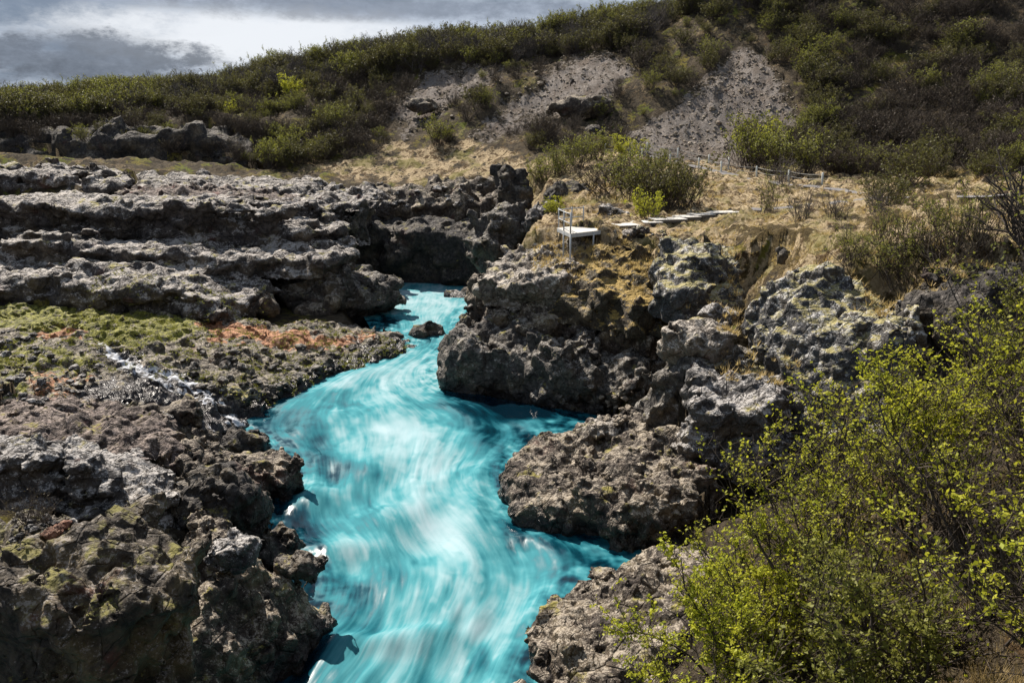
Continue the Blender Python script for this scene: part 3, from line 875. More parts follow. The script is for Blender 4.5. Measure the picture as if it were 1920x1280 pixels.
ledge('cliff_wall', 'tall white flecked cliff with mossy crest behind the birch scrub',
      [(1385, 628, 25.3), (1440, 600, 24.8), (1500, 600, 24), (1580, 612, 23.2), (1650, 622, 22.5), (1708, 640, 21.8)],
      [(1735, 600, 22.5), (1722, 562, 25), (1600, 522, 27.5), (1480, 500, 28), (1442, 525, 27.5), (1392, 590, 27.2)],
      top=[(1465, 540, 26.6), (1580, 565, 25.0)], mat='rock_moss', base=1.8, batter=0.03, rnd=0.35, flat=0.7, foot=2.4, reach=1.2, k1=0.5, k2=0.45, amp=0.4, L=1.4, vox=0.075, crack=0.9, cat='cliff')
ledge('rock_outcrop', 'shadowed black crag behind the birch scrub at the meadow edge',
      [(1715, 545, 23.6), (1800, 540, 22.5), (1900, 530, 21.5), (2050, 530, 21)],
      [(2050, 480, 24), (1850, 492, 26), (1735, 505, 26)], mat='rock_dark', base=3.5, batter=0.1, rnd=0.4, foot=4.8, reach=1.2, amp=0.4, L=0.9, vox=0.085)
ledge('rock_outcrop', 'low brown scoria rock with overhanging foot in the river bend',
      [(948, 935, 23.3), (1000, 938, 22.7), (1080, 932, 22.3), (1160, 945, 21.6), (1230, 962, 21), (1310, 940, 21.3)],
      [(1345, 880, 22.8), (1310, 830, 25), (1205, 780, 28.5), (1110, 785, 29.3), (1020, 815, 28.8), (965, 842, 27.5), (950, 880, 25.4)],
      top=[(1050, 868, 25), (1150, 845, 25.3), (1250, 870, 23.8)], mat='rock_brown', base=-0.6, batter=-0.08, rnd=0.4, foot=0.0, reach=1.2, k1=0.45, k2=0.35, amp=0.32, L=0.9, vox=0.06)
ledge('rock_outcrop', 'pitted brown rock rising from the river under the birch scrub',
      [(1062, 1082, 17.5), (1020, 1165, 15.9), (985, 1240, 14.6), (955, 1320, 13.4)],
      [(1200, 1320, 12.4), (1330, 1180, 14), (1360, 1060, 16.2), (1330, 1000, 18.3), (1250, 1005, 19), (1160, 1040, 18.5), (1110, 1055, 18.1)],
      top=[(1130, 1120, 16.6), (1210, 1080, 16.8), (1200, 1200, 14.2)], mat='rock_brown', base=-0.7, batter=0.1, rnd=0.5, k1=0.45, k2=0.35, amp=0.25, L=0.9, vox=0.046)
boulder('boulder', 'dark rock wedged between the blocky promontory and the rounded wet rock', 408, 955, 19.8, (1.3, 1.2, 1.1), mat='rock_dark', vox=0.06, amp=0.25)
boulder('boulder', 'flat gravelly rock beside the lower side stream', 300, 778, 29.0, (1.5, 0.9, 0.55), mat='rock_brown', vox=0.09, amp=0.22)
boulder('boulder', 'dark boulder at the water line under the last fall of the side stream', 452, 834, 29.0, (1.1, 0.9, 0.6), mat='rock_dark', vox=0.09)
boulder('boulder', 'dark wet boulder at the water line behind the rounded wet rock', 500, 1030, 20.0, (0.9, 0.8, 0.6), mat='rock_dark', vox=0.07)
boulder('boulder', 'pale slab lying on the pebbles of the small cove', 1135, 800, 27.6, (0.95, 0.6, 0.35), mat='rock_pale', power=3.5, amp=0.14)
boulder('boulder', 'tan mossy stone under the corner of the viewing platform', 1084, 452, 40.3, (0.7, 0.4, 0.42), mat='rock_far')
boulder('boulder', 'dark craggy rock in front of the boardwalk steps', 1190, 440, 41.5, (0.9, 0.5, 0.38), mat='rock_far', amp=0.16)
boulder('boulder', 'jagged rock behind the platform railing', 1140, 405, 49.5, (1.2, 0.8, 0.5), mat='rock_far', amp=0.2)
boulder('boulder', 'round rust brown hummock rock in the meadow', 1462, 478, 33, (0.5, 0.4, 0.3), mat='rock_dark')



LOWER = [([(230, 740), (330, 735), (400, 770), (400, 830), (300, 810), (230, 780)], 29.0, 0.5), ([(420, 500), (560, 492), (760, 520), (760, 620), (600, 612), (420, 600)], 50.0, 1.0), ([(1060, 720), (1190, 720), (1190, 800), (1060, 800)], 31.0, 0.4)]


def limit_ground(x, y, z):
    for px, q, top in LOWER:
        P = np.array([at(a, b, 1.5)[:2] for a, b in px])
        sel = (x > P[:, 0].min() - 5) & (x < P[:, 0].max() + 5) & (y > P[:, 1].min() - 5) & (y < P[:, 1].max() + 5)
        d = poly_sd(x[sel], y[sel], P)
        z[sel] = np.minimum(z[sel], top + np.maximum(0, -d) * 1.5)
    for j in JOBS:
        if 'poly' not in j:
            continue
        P = j['poly']
        foot = j.get('foot')
        m = 6.0 if foot is not None else 1.0
        sel = (x > P[:, 0].min() - m) & (x < P[:, 0].max() + m) & (y > P[:, 1].min() - m) & (y < P[:, 1].max() + m)
        if not sel.any():
            continue
        xs, ys, zs = x[sel], y[sel], z[sel]
        d = poly_sd(xs, ys, P)
        t = j['tps'](xs, ys)
        zs = np.where(d > 0.15, np.minimum(zs, t - 0.35 - np.clip(d, 0, 1.2) * 0.6), zs)
        if foot is not None:
            cy = P[:, 1].mean()
            lim = foot + np.maximum(0, -d - j.get('reach', 1.2)) * 1.5 + np.maximum(0, ys - cy) * 6.0
            zs = np.where(d <= 0.15, np.minimum(zs, np.maximum(lim, foot)), zs)
        z[sel] = zs
    return z


# the sheet of ground: rows and columns spread out with distance
def terrain_grid():
    nr, nc = 620, 500
    yy = 1.0 + 9.0 * (np.exp(np.linspace(0, math.log(1 + 900 / 9.0), nr)) - 1)
    yy = np.r_[[-60, -20, -6], yy]
    u = np.linspace(-1, 1, nc)
    u = np.sign(u) * (0.86 * np.abs(u) + 0.14 * np.abs(u) ** 6)
    X = u[None, :] * (np.maximum(yy, 0) * 0.80 + 9)[:, None]
    Y = np.repeat(yy[:, None], nc, 1)
    return X.astype(np.float32), Y.astype(np.float32)


TX, TY = terrain_grid()
TZ = limit_ground(TX, TY, ground_z(TX, TY))
print('ground', round(time.time() - T0, 1))

GX_, GY_ = np.meshgrid(hgx, hgy, indexing='ij')
HT = limit_ground(GX_, GY_, ground_z(GX_, GY_))


def top_z(x, y):
    """height of the highest built surface (ground and rocks)"""
    x = np.asarray(x, float); y = np.asarray(y, float)
    i = np.clip(((x - HX0) / HS), 0, len(hgx) - 1.001); j = np.clip((y - HY0) / HS, 0, len(hgy) - 1.001)
    i0 = np.floor(i).astype(int); j0 = np.floor(j).astype(int)
    fi, fj = i - i0, j - j0
    return (HT[i0, j0] * (1 - fi) * (1 - fj) + HT[i0 + 1, j0] * fi * (1 - fj) + HT[i0, j0 + 1] * (1 - fi) * fj + HT[i0 + 1, j0 + 1] * fi * fj)


def add_top(V):
    i = ((V[:, 0] - HX0) / HS).round().astype(int)
    j = ((V[:, 1] - HY0) / HS).round().astype(int)
    m = (i >= 0) & (i < len(hgx)) & (j >= 0) & (j < len(hgy))
    np.maximum.at(HT, (i[m], j[m]), V[m, 2])


def hit(px, py, tmin=6.0, tmax=130.0):
    """where the sight line through a pixel of the photograph meets the ground or a rock"""
    dx, dy, dz = ray(px, py)
    t = np.exp(np.linspace(math.log(tmin), math.log(tmax), 1500))
    x, y, z = dx * t / dy, t, CAM_Z + dz * t / dy
    below = z < top_z(x, y)
    k = int(np.argmax(below)) if below.any() else len(t) - 1
    return np.array((x[k], y[k], float(top_z(x[k], y[k]))))



def drop_crumbs(V, Q):
    """keep the rock itself, not the loose specks the fracturing leaves around it"""
    if len(Q) == 0:
        return V, Q
    lab = np.arange(len(V))
    for _ in range(60):
        m = lab[Q].min(1)
        new = lab.copy()
        for k in range(4):
            np.minimum.at(new, Q[:, k], m)
        new = np.minimum(new, new[new]); new = new[new]; new = new[new]
        if (new == lab).all():
            break
        lab = new
    ids, cnt = np.unique(lab[Q[:, 0]], return_counts=True)
    Q = Q[np.isin(lab[Q[:, 0]], ids[cnt > max(60, 0.25 * cnt.max())])]
    used = np.unique(Q); rm = np.zeros(len(V), np.int64); rm[used] = np.arange(len(used))
    return V[used], rm[Q]


def run(j):
    t = time.time()
    V, Q = solid_field(j)
    V, Q = drop_crumbs(V, Q)
    return V, Q, time.time() - t


with ThreadPoolExecutor(4) as ex:
    RES = list(ex.map(run, JOBS))
ntri = 0
ntri2 = 0
HT0 = HT.copy()
for j, (V, Q, dt) in zip(JOBS, RES):
    if len(Q) == 0:
        print('EMPTY', j['label']); continue
    ntri += 2 * len(Q)
    # drop what lies buried in the ground
    gi = np.clip(((V[:, 0] - HX0) / HS).astype(int), 0, HT0.shape[0] - 1); gj = np.clip(((V[:, 1] - HY0) / HS).astype(int), 0, HT0.shape[1] - 1)
    vis = V[:, 2] > HT0[gi, gj] - 0.35
    Q = Q[vis[Q].any(1)]
    used = np.unique(Q); rm = np.zeros(len(V), np.int64); rm[used] = np.arange(len(used)); V = V[used]; Q = rm[Q]
    ntri2 += 2 * len(Q)
    at_ = None
    if j['mat'] == 'bank':
        BANK = (V, Q)
        qx, qy = proj(V)
        qx = qx + 9 * N2(V[:, 0], V[:, 1], 2.0, 4); qy = qy + 6 * N2(V[:, 0], V[:, 1], 2.0, 14)
        sf = lambda poly, w=10.0: np.clip(poly_sd(qx, qy, poly) / w + 0.5, 0, 1)
        red = np.maximum(sf([(375, 588), (430, 600), (520, 615), (620, 632), (700, 628), (715, 640), (600, 655), (500, 645), (420, 632), (370, 612)]), sf([(70, 615), (150, 620), (150, 634), (75, 634)], 6))
        red = np.maximum(red, 0.45 * sf([(60, 690), (180, 700), (160, 780), (20, 760)], 30))
        grn = np.maximum(sf([(-100, 555), (120, 555), (240, 580), (350, 588), (400, 620), (330, 640), (270, 655), (180, 645), (-100, 600)], 30) * 0.72, 0.55 * sf([(-100, 640), (180, 640), (190, 720), (150, 770), (-100, 760)], 30))
        wet_ = sf([(190, 645), (240, 662), (290, 690), (350, 700), (420, 740), (470, 790), (440, 812), (380, 812), (300, 770), (150, 745), (140, 720), (250, 715), (200, 680)], 12)
        wet_ = np.maximum(wet_, sf([(440, 800), (470, 765), (600, 690), (800, 630), (820, 650), (600, 722), (480, 800)], 10))
        at_ = {'cover': ('FLOAT_COLOR', np.stack((red * (1 - wet_), grn * (1 - red) * (1 - wet_), wet_, red * 0 + 1), 1))}
    me = np_mesh(j['name'], V, Q, True, [MAT[j['mat']]], at_)
    o = link(j['name'], me, label=j['label'], cat=j['cat'], group=j['group'], kind=j['kind'])
    add_top(V)
print('rocks', ntri, ntri2, round(time.time() - T0, 1))

# ------------------------------------------------------------------ ground mesh and its cover
PXV, PYV = proj(np.stack((TX, TY, TZ), -1))
FRONT = TY > 2


def soft(px, py, poly, w=14.0):
    d = poly_sd(px, py, poly)
    return np.clip(d / w + 0.5, 0, 1)


jit = 16 * N2(TX, TY, 5.0, 91)
jit2 = 16 * N2(TX, TY, 5.0, 191)
QX, QY = PXV + jit * 0.8, PYV + jit2 * 0.5
scree = np.maximum.reduce([
    soft(QX, QY, [(1392, 92), (1350, 120), (1290, 180), (1220, 235), (1165, 268), (1190, 292), (1330, 300), (1400, 320), (1440, 300), (1420, 260), (1500, 250), (1480, 180), (1430, 110)], 30),
    soft(QX, QY, [(1130, 100), (1060, 110), (960, 190), (880, 260), (900, 262), (1010, 225), (1120, 215), (1160, 170), (1190, 120)], 40) * 0.85,
    soft(QX, QY, [(930, 120), (860, 130), (780, 150), (740, 210), (760, 260), (850, 190), (920, 160)], 40) * 0.8,
    soft(QX, QY, [(300, 195), (260, 230), (250, 262), (330, 262), (400, 215)], 12) * 0.35]) * FRONT
yhill = np.interp(TX / np.maximum(TY, 1), [-0.75, -0.3, 0.0, 0.15, 0.24, 0.42, 0.6, 0.9], [80, 78, 77, 78, 79, 70, 58, 50])
hillm = np.clip((TY - yhill) / 2.0, 0, 1)
straw = np.clip(0.35 + 0.5 * N2(TX, TY, 6.0, 133), 0, 1) * hillm * 0.45
for poly, w in (([(560, 130 + 150), (640, 300), (760, 260), (900, 270), (1000, 300), (1180, 290), (1180, 340), (1000, 345), (700, 350), (560, 330)], 1.0),
                ([(290, 185), (340, 180), (385, 182), (380, 192), (300, 196)], 1.4), ([(590, 165), (660, 140), (650, 190), (600, 190)], 0.6),
                ([(1700, 5), (1800, 0), (1790, 20), (1700, 25)], 1.0), ([(1240, 40), (1330, 45), (1500, 60), (1480, 70), (1300, 60)], 0.8)):
    straw = np.maximum(straw, soft(QX, QY, poly, 24) * w * np.clip(0.75 + 0.3 * N2(TX, TY, 3.0, 77), 0, 1) * FRONT)
meadow = (1 - hillm) * np.clip((TX + 1.5 + 0.0 * TY) / 1.5, 0, 1) * (TY > 24) * np.clip((TZ - 3.8) / 1.0, 0, 1)
nearb = (1 - hillm) * (TY <= 24) * (TX > 1)
straw = np.maximum(straw, meadow * np.clip(0.9 + 0.35 * N2(TX, TY, 2.6, 17), 0.15, 1))
straw = np.where(nearb > 0, np.where(TX > 5.5, 0.15, -0.3) + 0.15 * S2(TX, TY, 1.5, 3), straw)
moss = np.clip(0.4 + 0.6 * N2(TX, TY, 4.0, 213), 0, 1) * (0.45 + 0.1 * hillm)
moss = moss * (1 - 0.6 * nearb)
moss = np.maximum(moss, soft(QX, QY, [(-60, 560), (150, 560), (350, 590), (420, 620), (330, 640), (-60, 640)], 16) * (1 - hillm))
heath = np.zeros_like(scree)
for poly, w, k in (([(1350, 425), (1420, 415), (1510, 432), (1500, 462), (1400, 455), (1350, 445)], 20, 1.0), ([(1275, 575), (1330, 540), (1420, 500), (1475, 465), (1490, 478), (1440, 508), (1350, 552), (1290, 590)], 10, 0.7),  # brown heath patches; the narrow strip is a darker band along the gully
                   ([(1080, 480), (1240, 475), (1250, 540), (1100, 540)], 20, 0.8), ([(1180, 560), (1290, 560), (1270, 660), (1190, 700)], 16, 1.0), ([(1600, 415), (1700, 395), (1700, 425), (1600, 440)], 14, 0.8),
                   ([(1650, 370), (1810, 374), (1800, 392), (1680, 392)], 8, 0.9), ([(1500, 400), (1600, 392), (1600, 410), (1500, 415)], 10, 0.7), ([(1700, 480), (1930, 470), (1930, 520), (1720, 520)], 18, 0.7), ([(1060, 340), (1190, 300), (1200, 345), (1070, 372)], 18, 0.5)):
    heath = np.maximum(heath, soft(QX, QY, poly, w) * k * FRONT)
gold = soft(QX, QY, [(1380, 465), (1440, 455), (1460, 475), (1400, 500)], 16)
straw = straw * (1 - 0.75 * gold)
moss = np.maximum(moss, gold)
mask = np.stack((scree, straw * (1 - scree), moss * (1 - scree), heath), -1)
# lower the ground inside the rock masses so that it never shows through them
for j in JOBS:
    pass
TZ2 = TZ + 0.05 * scree * N2(TX, TY, 1.2, 5) + (0.05 * N2(TX, TY, 0.8, 150) + 0.10 * S2(TX, TY, 1.8, 155) + 0.12 * np.abs(S2(TX, TY, 1.1, 165))) * meadow


def ground_mat():
    m, nt, b = new_mat('ground cover')
    P, (x, y, z), (nx, ny, nz) = coords(nt)
    at_ = nt.n('ShaderNodeAttribute', attribute_name='cover')
    sp = nt.n('ShaderNodeSeparateColor')
    nt.set(sp.inputs[0], at_.outputs['Color'])
    sc, stw, ms = sp.outputs
    n1 = nt.noise(P, 0.35, 6, 0.65)
    n2 = nt.noise(P, 1.6, 6, 0.7, 0.3)
    n3 = nt.noise(P, 7.0, 5, 0.75)
    n4 = nt.noise(nt.vmul(P, (1, 1, 1)), 30.0, 3, 0.7)
    base = nt.mix(nt.ramp(n2, 0.35, 0.65), (0.030, 0.024, 0.017), (0.10, 0.078, 0.05))
    base = nt.mix(nt.math('MULTIPLY', nt.ramp(n3, 0.52, 0.66), 0.55), base, (0.19, 0.165, 0.13))
    mossc = nt.mix(nt.ramp(n3, 0.35, 0.65), (0.075, 0.062, 0.014), (0.23, 0.19, 0.045))
    mossc = nt.mix(nt.ramp(n1, 0.45, 0.6), mossc, nt.mix(n3, (0.07, 0.075, 0.015), (0.15, 0.18, 0.03)))
    mf = nt.ramp(nt.math('ADD', ms, nt.math('MULTIPLY', nt.math('SUBTRACT', n2, 0.5), 2.2)), 0.35, 0.62)
    col = nt.mix(mf, base, mossc)
    strawc = nt.mix(nt.ramp(n3, 0.3, 0.7), (0.27, 0.20, 0.11), (0.62, 0.50, 0.33))
    strawc = nt.mix(nt.ramp(n2, 0.46, 0.6), strawc, (0.085, 0.055, 0.028))
    strawc = nt.mix(nt.math('MULTIPLY', nt.ramp(n1, 0.48, 0.62), 0.65), strawc, (0.17, 0.16, 0.045))
    sf = nt.ramp(nt.math('ADD', stw, nt.math('MULTIPLY', nt.math('SUBTRACT', n2, 0.5), 2.4)), 0.35, 0.6)
    col = nt.mix(sf, col, strawc)
    hf = nt.ramp(nt.math('ADD', at_.outputs['Alpha'], nt.math('MULTIPLY', nt.math('SUBTRACT', nt.noise(nt.vadd(P, (4, 9, 2)), 1.9, 6, 0.7), 0.5), 2.0)), 0.45, 0.65)
    col = nt.mix(hf, col, nt.mix(nt.ramp(n3, 0.3, 0.7), (0.04, 0.030, 0.016), (0.14, 0.105, 0.05)))
    vc = nt.voro(P, 3.2, 'F1', 1)
    scc = nt.mix(nt.ramp(n4, 0.3, 0.7), (0.10, 0.087, 0.076), (0.36, 0.32, 0.285))
    scc = nt.mix(0.35, scc, nt.mix(vc, (0.08, 0.07, 0.065), (0.30, 0.275, 0.26)))
    gul = nt.noise(nt.vmul(P, (1.0, 0.22, 0.22)), 1.1, 6, 0.7)
    scc = nt.mix(nt.math('MULTIPLY', nt.ramp(gul, 0.48, 0.62), 0.6), scc, (0.10, 0.078, 0.06))
    scc = nt.mix(nt.math('MULTIPLY', nt.ramp(n1, 0.45, 0.65), 0.5), scc, (0.13, 0.10, 0.078))
    sf2 = nt.ramp(nt.math('ADD', sc, nt.math('MULTIPLY', nt.math('SUBTRACT', n2, 0.5), 2.0)), 0.4, 0.6)
    col = nt.mix(sf2, col, scc)
    nt.set(b.inputs['Base Color'], col)
    b.inputs['Roughness'].default_value = 0.95
    b.inputs['Specular IOR Level'].default_value = 0.1
    h = nt.math('ADD', nt.math('MULTIPLY', n3, 1.0), nt.math('MULTIPLY', n4, 0.4))
    h = nt.math('ADD', h, nt.math('MULTIPLY', n2, 1.5))
    nt.set(b.inputs['Normal'], nt.bump(h, 0.9, 0.22))
    return m


MAT['ground'] = ground_mat()
nr, nc = TX.shape
idx = np.arange(nr * nc).reshape(nr, nc)
Qg = np.stack((idx[:-1, :-1], idx[:-1, 1:], idx[1:, 1:], idx[1:, :-1]), -1).reshape(-1, 4)
Vg = np.stack((TX, TY, TZ2), -1).reshape(-1, 3)
cell = lambda A: A[:-1, :-1].reshape(-1)
cls = np.zeros(len(Qg), int)                                   # 0 ground, 1 meadow, 2 hillside, 3 scree
cls[cell(meadow) > 0.5] = 1
cls[cell(hillm) > 0.5] = 2
cls[(cell(scree) > 0.55) & (cell(PXV) > 1100) & (cell(hillm) > 0.3)] = 3
for k, nm in enumerate(('ground', 'meadow', 'hillside', 'scree_slope')):
    q = Qg[cls == k]
    used = np.unique(q)
    rm = np.zeros(len(Vg), np.int64); rm[used] = np.arange(len(used))
    me = np_mesh(nm, Vg[used], rm[q], True, [MAT['ground']], {'cover': ('FLOAT_COLOR', mask.reshape(-1, 4)[used])})
    link(nm, me, kind='structure')
print('terrain', round(time.time() - T0, 1))

# ------------------------------------------------------------------ the river
def water_mat(name='glacial water'):
    m, nt, b = new_mat(name)
    P, _, _ = coords(nt)
    a = nt.n('ShaderNodeAttribute', attribute_name='foam').outputs['Fac']
    cr = nt.n('ShaderNodeValToRGB')
    el = cr.color_ramp.elements
    stops = [(0.0, (0.001, 0.008, 0.015)), (0.2, (0.002, 0.034, 0.053)), (0.4, (0.011, 0.115, 0.148)), (0.6, (0.065, 0.235, 0.268)), (0.8, (0.19, 0.33, 0.36)), (1.0, (0.37, 0.46, 0.50))]
    while len(el) < len(stops):
        el.new(0.5)
    for e, (p, c) in zip(el, stops):
        e.position = p; e.color = (*c, 1)
    nt.set(cr.inputs[0], a)
    nt.set(b.inputs['Base Color'], cr.outputs[0])
    nt.set(b.inputs['Roughness'], nt.ramp(a, 0.05, 0.6, 0.07, 0.6))
    nt.set(b.inputs['Specular IOR Level'], nt.ramp(a, 0.15, 0.55, 0.35, 0.0))
    nt.set(b.inputs['Normal'], nt.bump(nt.noise(nt.vmul(P, (3.0, 1.0, 1)), 2.2, 4, 0.5), 0.12, 0.05))
    return m


MAT['water'] = water_mat()


def river_mesh():
    ys = [3.0]
    while ys[-1] < 63.5:
        ys.append(ys[-1] + max(0.035, ys[-1] * 0.0023))
    ys = np.array(ys, np.float32)
    Pn = np.array(RIVER)
    xl = np.zeros(len(ys)); xr = np.zeros(len(ys))
    for i, y in enumerate(ys):
        c = []
        for k in range(len(Pn)):
            a, b = Pn[k - 1], Pn[k]
            if (a[1] > y) != (b[1] > y):
                c.append(a[0] + (b[0] - a[0]) * (y - a[1]) / (b[1] - a[1]))
        if c:
            xl[i], xr[i] = min(c), max(c)
        else:
            xl[i], xr[i] = xl[i - 1], xr[i - 1]
    nc = 300
    u = np.linspace(0, 1, nc)
    # flow lines follow smoothed banks
    def smooth(a, n):
        k = np.hanning(n); k /= k.sum()
        return np.convolve(np.pad(a, n // 2, mode='edge'), k, 'valid')[:len(a)]
    xls = np.minimum(smooth(xl, 61), xl) - 1.3
    xrs = np.maximum(smooth(xr, 61), xr) + 1.3
    X = xls[:, None] * (1 - u) + xrs[:, None] * u
    Y = np.repeat(ys[:, None], nc, 1)
    W = (xrs - xls)[:, None]
    # flow aligned coordinates
    wl, wr = smooth(xl, 161), smooth(xr, 161)
    c = (wl + wr) / 2
    hw = np.maximum((wr - wl) / 2, 2.0)
    t = (X - c[:, None]) / hw[:, None] * 4.0
    s = Y * 1.0
    w1 = S2(X * 1.0, Y * 0.5, 3.4, 7); w2 = S2(X, Y * 0.5, 3.4, 307); w3 = S2(X, Y * 0.5, 1.3, 41)
    tt = t + 0.10 * w1 + 0.03 * w3
    ss = s + 0.35 * w2
    st = lambda L, r, o: tri(VP, tt * (21.3 / L) + o, ss * (21.3 / (L * r)) + o * 1.9, np.full_like(tt, o * 3.3) + w1 * 0.5)
    big = st(2.4, 1.9, 3.0)
    mid = st(0.85, 5.0, 17.0)
    fine = st(0.26, 12.0, 29.0)
    hair = st(0.10, 22.0, 51.0)
    Px, Py = proj(np.stack((X, Y, np.zeros_like(X)), -1))
    macro = np.full(X.shape, 0.50)
    for (px, py, rx, ry, w) in [
            (800, 580, 120, 50, .36), (760, 565, 60, 25, .15), (735, 700, 110, 30, .25), (735, 800, 100, 85, .36), (810, 900, 90, 100, .26), (830, 1010, 80, 90, .24), (600, 930, 50, 40, .34),
            (880, 1110, 100, 110, .30), (655, 1035, 60, 30, .26), (700, 1215, 70, 35, .26), (965, 880, 22, 60, .22), (800, 1235, 90, 40, .12), (640, 715, 60, 20, .12), (820, 700, 40, 50, .25), (1000, 1170, 25, 40, .2),
            (1010, 790, 60, 12, .3), (590, 1180, 30, 30, .2),
            (930, 765, 110, 26, -.58), (905, 745, 80, 14, -.35), (1000, 775, 60, 14, -.35), (930, 822, 60, 26, -.36), (560, 960, 45, 30, -.42), (490, 1240, 80, 70, -.7), (640, 890, 50, 34, -.20), (738, 1090, 50, 46, -.26),  # darker pools; below the headland its shadow is painted into the water
            (690, 1180, 36, 46, -.24), (1010, 1010, 50, 26, -.26), (955, 990, 24, 40, -.2), (1060, 1030, 50, 20, -.12), (500, 780, 50, 22, -.42), (728, 612, 20, 12, -.45), (520, 960, 30, 40, -.3), (610, 850, 40, 30, -.06),
            (690, 1120, 30, 30, -.12), (560, 1220, 40, 50, -.3)]:
        macro += 0.85 * w * np.exp(-(((Px - px) / rx) ** 2 + ((Py - py) / ry) ** 2))
    bankd = poly_sd(X, Y, RIVER)
    edge = np.exp(-np.clip(bankd, 0, 9) / 0.6)
    foam = macro + 0.06 * big + 0.05 * mid + 0.03 * fine + 0.016 * hair + 0.045 * N2(X, Y * 0.7, 1.6, 23)
    foam = foam + edge * (0.12 * N2(X, Y, 0.9, 37) - 0.16)
    # crisp white crests where the water breaks
    crest = np.clip(st(1.3, 1.2, 71.0) + 0.5 * mid - 1.25, 0, 1) * np.clip((macro - 0.36) * 4, 0, 1)
    foam = np.clip(foam + 0.10 * crest, 0.0, 2.0)
    foam = np.where(foam > 0.72, 0.72 + 0.24 * (1 - np.exp(-(foam - 0.72) / 0.24)), foam)
    amp = np.clip((46 - Y) / 20, 0.25, 1) * np.clip(bankd / 0.8, 0, 1)
    Z = amp * (0.09 * S2(X, Y * 0.6, 2.2, 71) + 0.02 * S2(tt, ss * 0.35, 0.7, 9) + 0.006 * mid + 0.002 * fine)
    for (px, py, rx, ry, h) in [(600, 930, 45, 26, .38), (660, 1030, 70, 20, .30), (720, 1210, 90, 22, .30), (955, 880, 20, 60, .25), (1000, 1160, 30, 30, .15), (800, 1190, 60, 16, .15), (690, 700, 60, 10, .12)]:
        Z += h * np.exp(-(((Px - px) / rx) ** 2 + ((Py - py) / ry) ** 2)) * np.clip(bankd / 0.6 + 0.2, 0, 1)
    Z += 0.35 * np.clip((Y - 45) / 4, 0, 1)
    idx = np.arange(X.size).reshape(X.shape)
    Q = np.stack((idx[:-1, :-1], idx[:-1, 1:], idx[1:, 1:], idx[1:, :-1]), -1).reshape(-1, 4)
    V = np.stack((X, Y, Z), -1).reshape(-1, 3)
    me = np_mesh('river', V, Q, True, [MAT['water']], {'foam': ('FLOAT', foam.reshape(-1))})
    link('river', me, kind='structure')


river_mesh()
print('river', round(time.time() - T0, 1))
# ------------------------------------------------------------------ side stream tumbling down the left bank
def stream():
    runs = [([(194, 648), (208, 660), (222, 672), (240, 684), (262, 692)], [.35, .5, .6, .6, .5], 0.60),
            ([(208, 668), (226, 684), (250, 698), (285, 706)], [.3, .35, .4, .3], 0.45),
            ([(262, 690), (296, 692), (330, 708), (362, 724), (392, 742), (415, 760), (432, 780), (446, 797)], [.3, .3, .3, .35, .35, .3, .28, .35], 0.60),
            ([(270, 700), (300, 716), (326, 730), (350, 743), (380, 752), (404, 764), (424, 784), (442, 800)], [.4, .3, .25, .3, .3, .25, .3, .3], 0.58),
            ([(300, 700), (336, 722), (372, 736), (400, 752), (436, 768), (447, 792)], [.3, .3, .25, .25, .2, .25], 0.52),
            ([(240, 686), (290, 712), (312, 726)], [.4, .5, .3], 0.45),
            ([(432, 794), (448, 800), (458, 799)], [.3, .45, .5], 0.70),
            ([(374, 792), (386, 800), (396, 810)], [.12, .16, .2], 0.58)]
    V, Q = BANK
    px, py = proj(V)
    near = (px > 170) & (px < 480) & (py > 630) & (py < 830)
    fo = np.zeros(len(V), np.float32)
    qx = px + 5 * N3(V[:, 0], V[:, 1], V[:, 2], 0.6, 3); qy = py + 3 * N3(V[:, 0], V[:, 1], V[:, 2], 0.6, 43)
    for pts, wid, bias in runs:
        P = np.array(pts, float)
        for k in range(len(P) - 1):
            a, b = P[k], P[k + 1]
            e = b - a
            t = np.clip(((qx - a[0]) * e[0] + (qy - a[1]) * e[1]) / (e @ e), 0, 1)
            d = np.hypot(qx - a[0] - t * e[0], (qy - a[1] - t * e[1]) * 1.2)
            w = (wid[k] * (1 - t) + wid[k + 1] * t) * 21
            fo = np.maximum(fo, np.exp(-(d / w) ** 2) * (bias + 0.35))
    fo = np.where(near, fo + 0.10 * N3(V[:, 0], V[:, 1], V[:, 2], 0.4, 9) * (fo > 0.1), 0)
    keep = (fo[Q].max(1) > 0.22)
    q = Q[keep]
    used = np.unique(q); rm = np.zeros(len(V), np.int64); rm[used] = np.arange(len(used))
    W = V[used].copy(); q = rm[q]
    for _ in range(4):                                  # a film of water rounds off the stones it runs over
        acc = np.zeros_like(W); cnt = np.zeros(len(W))
        for a in range(4):
            for b in (1, 3):
                np.add.at(acc, q[:, a], W[q[:, (a + b) % 4]]); np.add.at(cnt, q[:, a], 1)
        W = 0.5 * W + 0.5 * acc / np.maximum(cnt, 1)[:, None]
    W[:, 2] += 0.07
    W[:, 1] -= 0.03
    link('side_stream', np_mesh('side_stream', W, q, True, [MAT['stream']], {'foam': ('FLOAT', np.clip(fo[used], 0, 1))}), kind='structure')


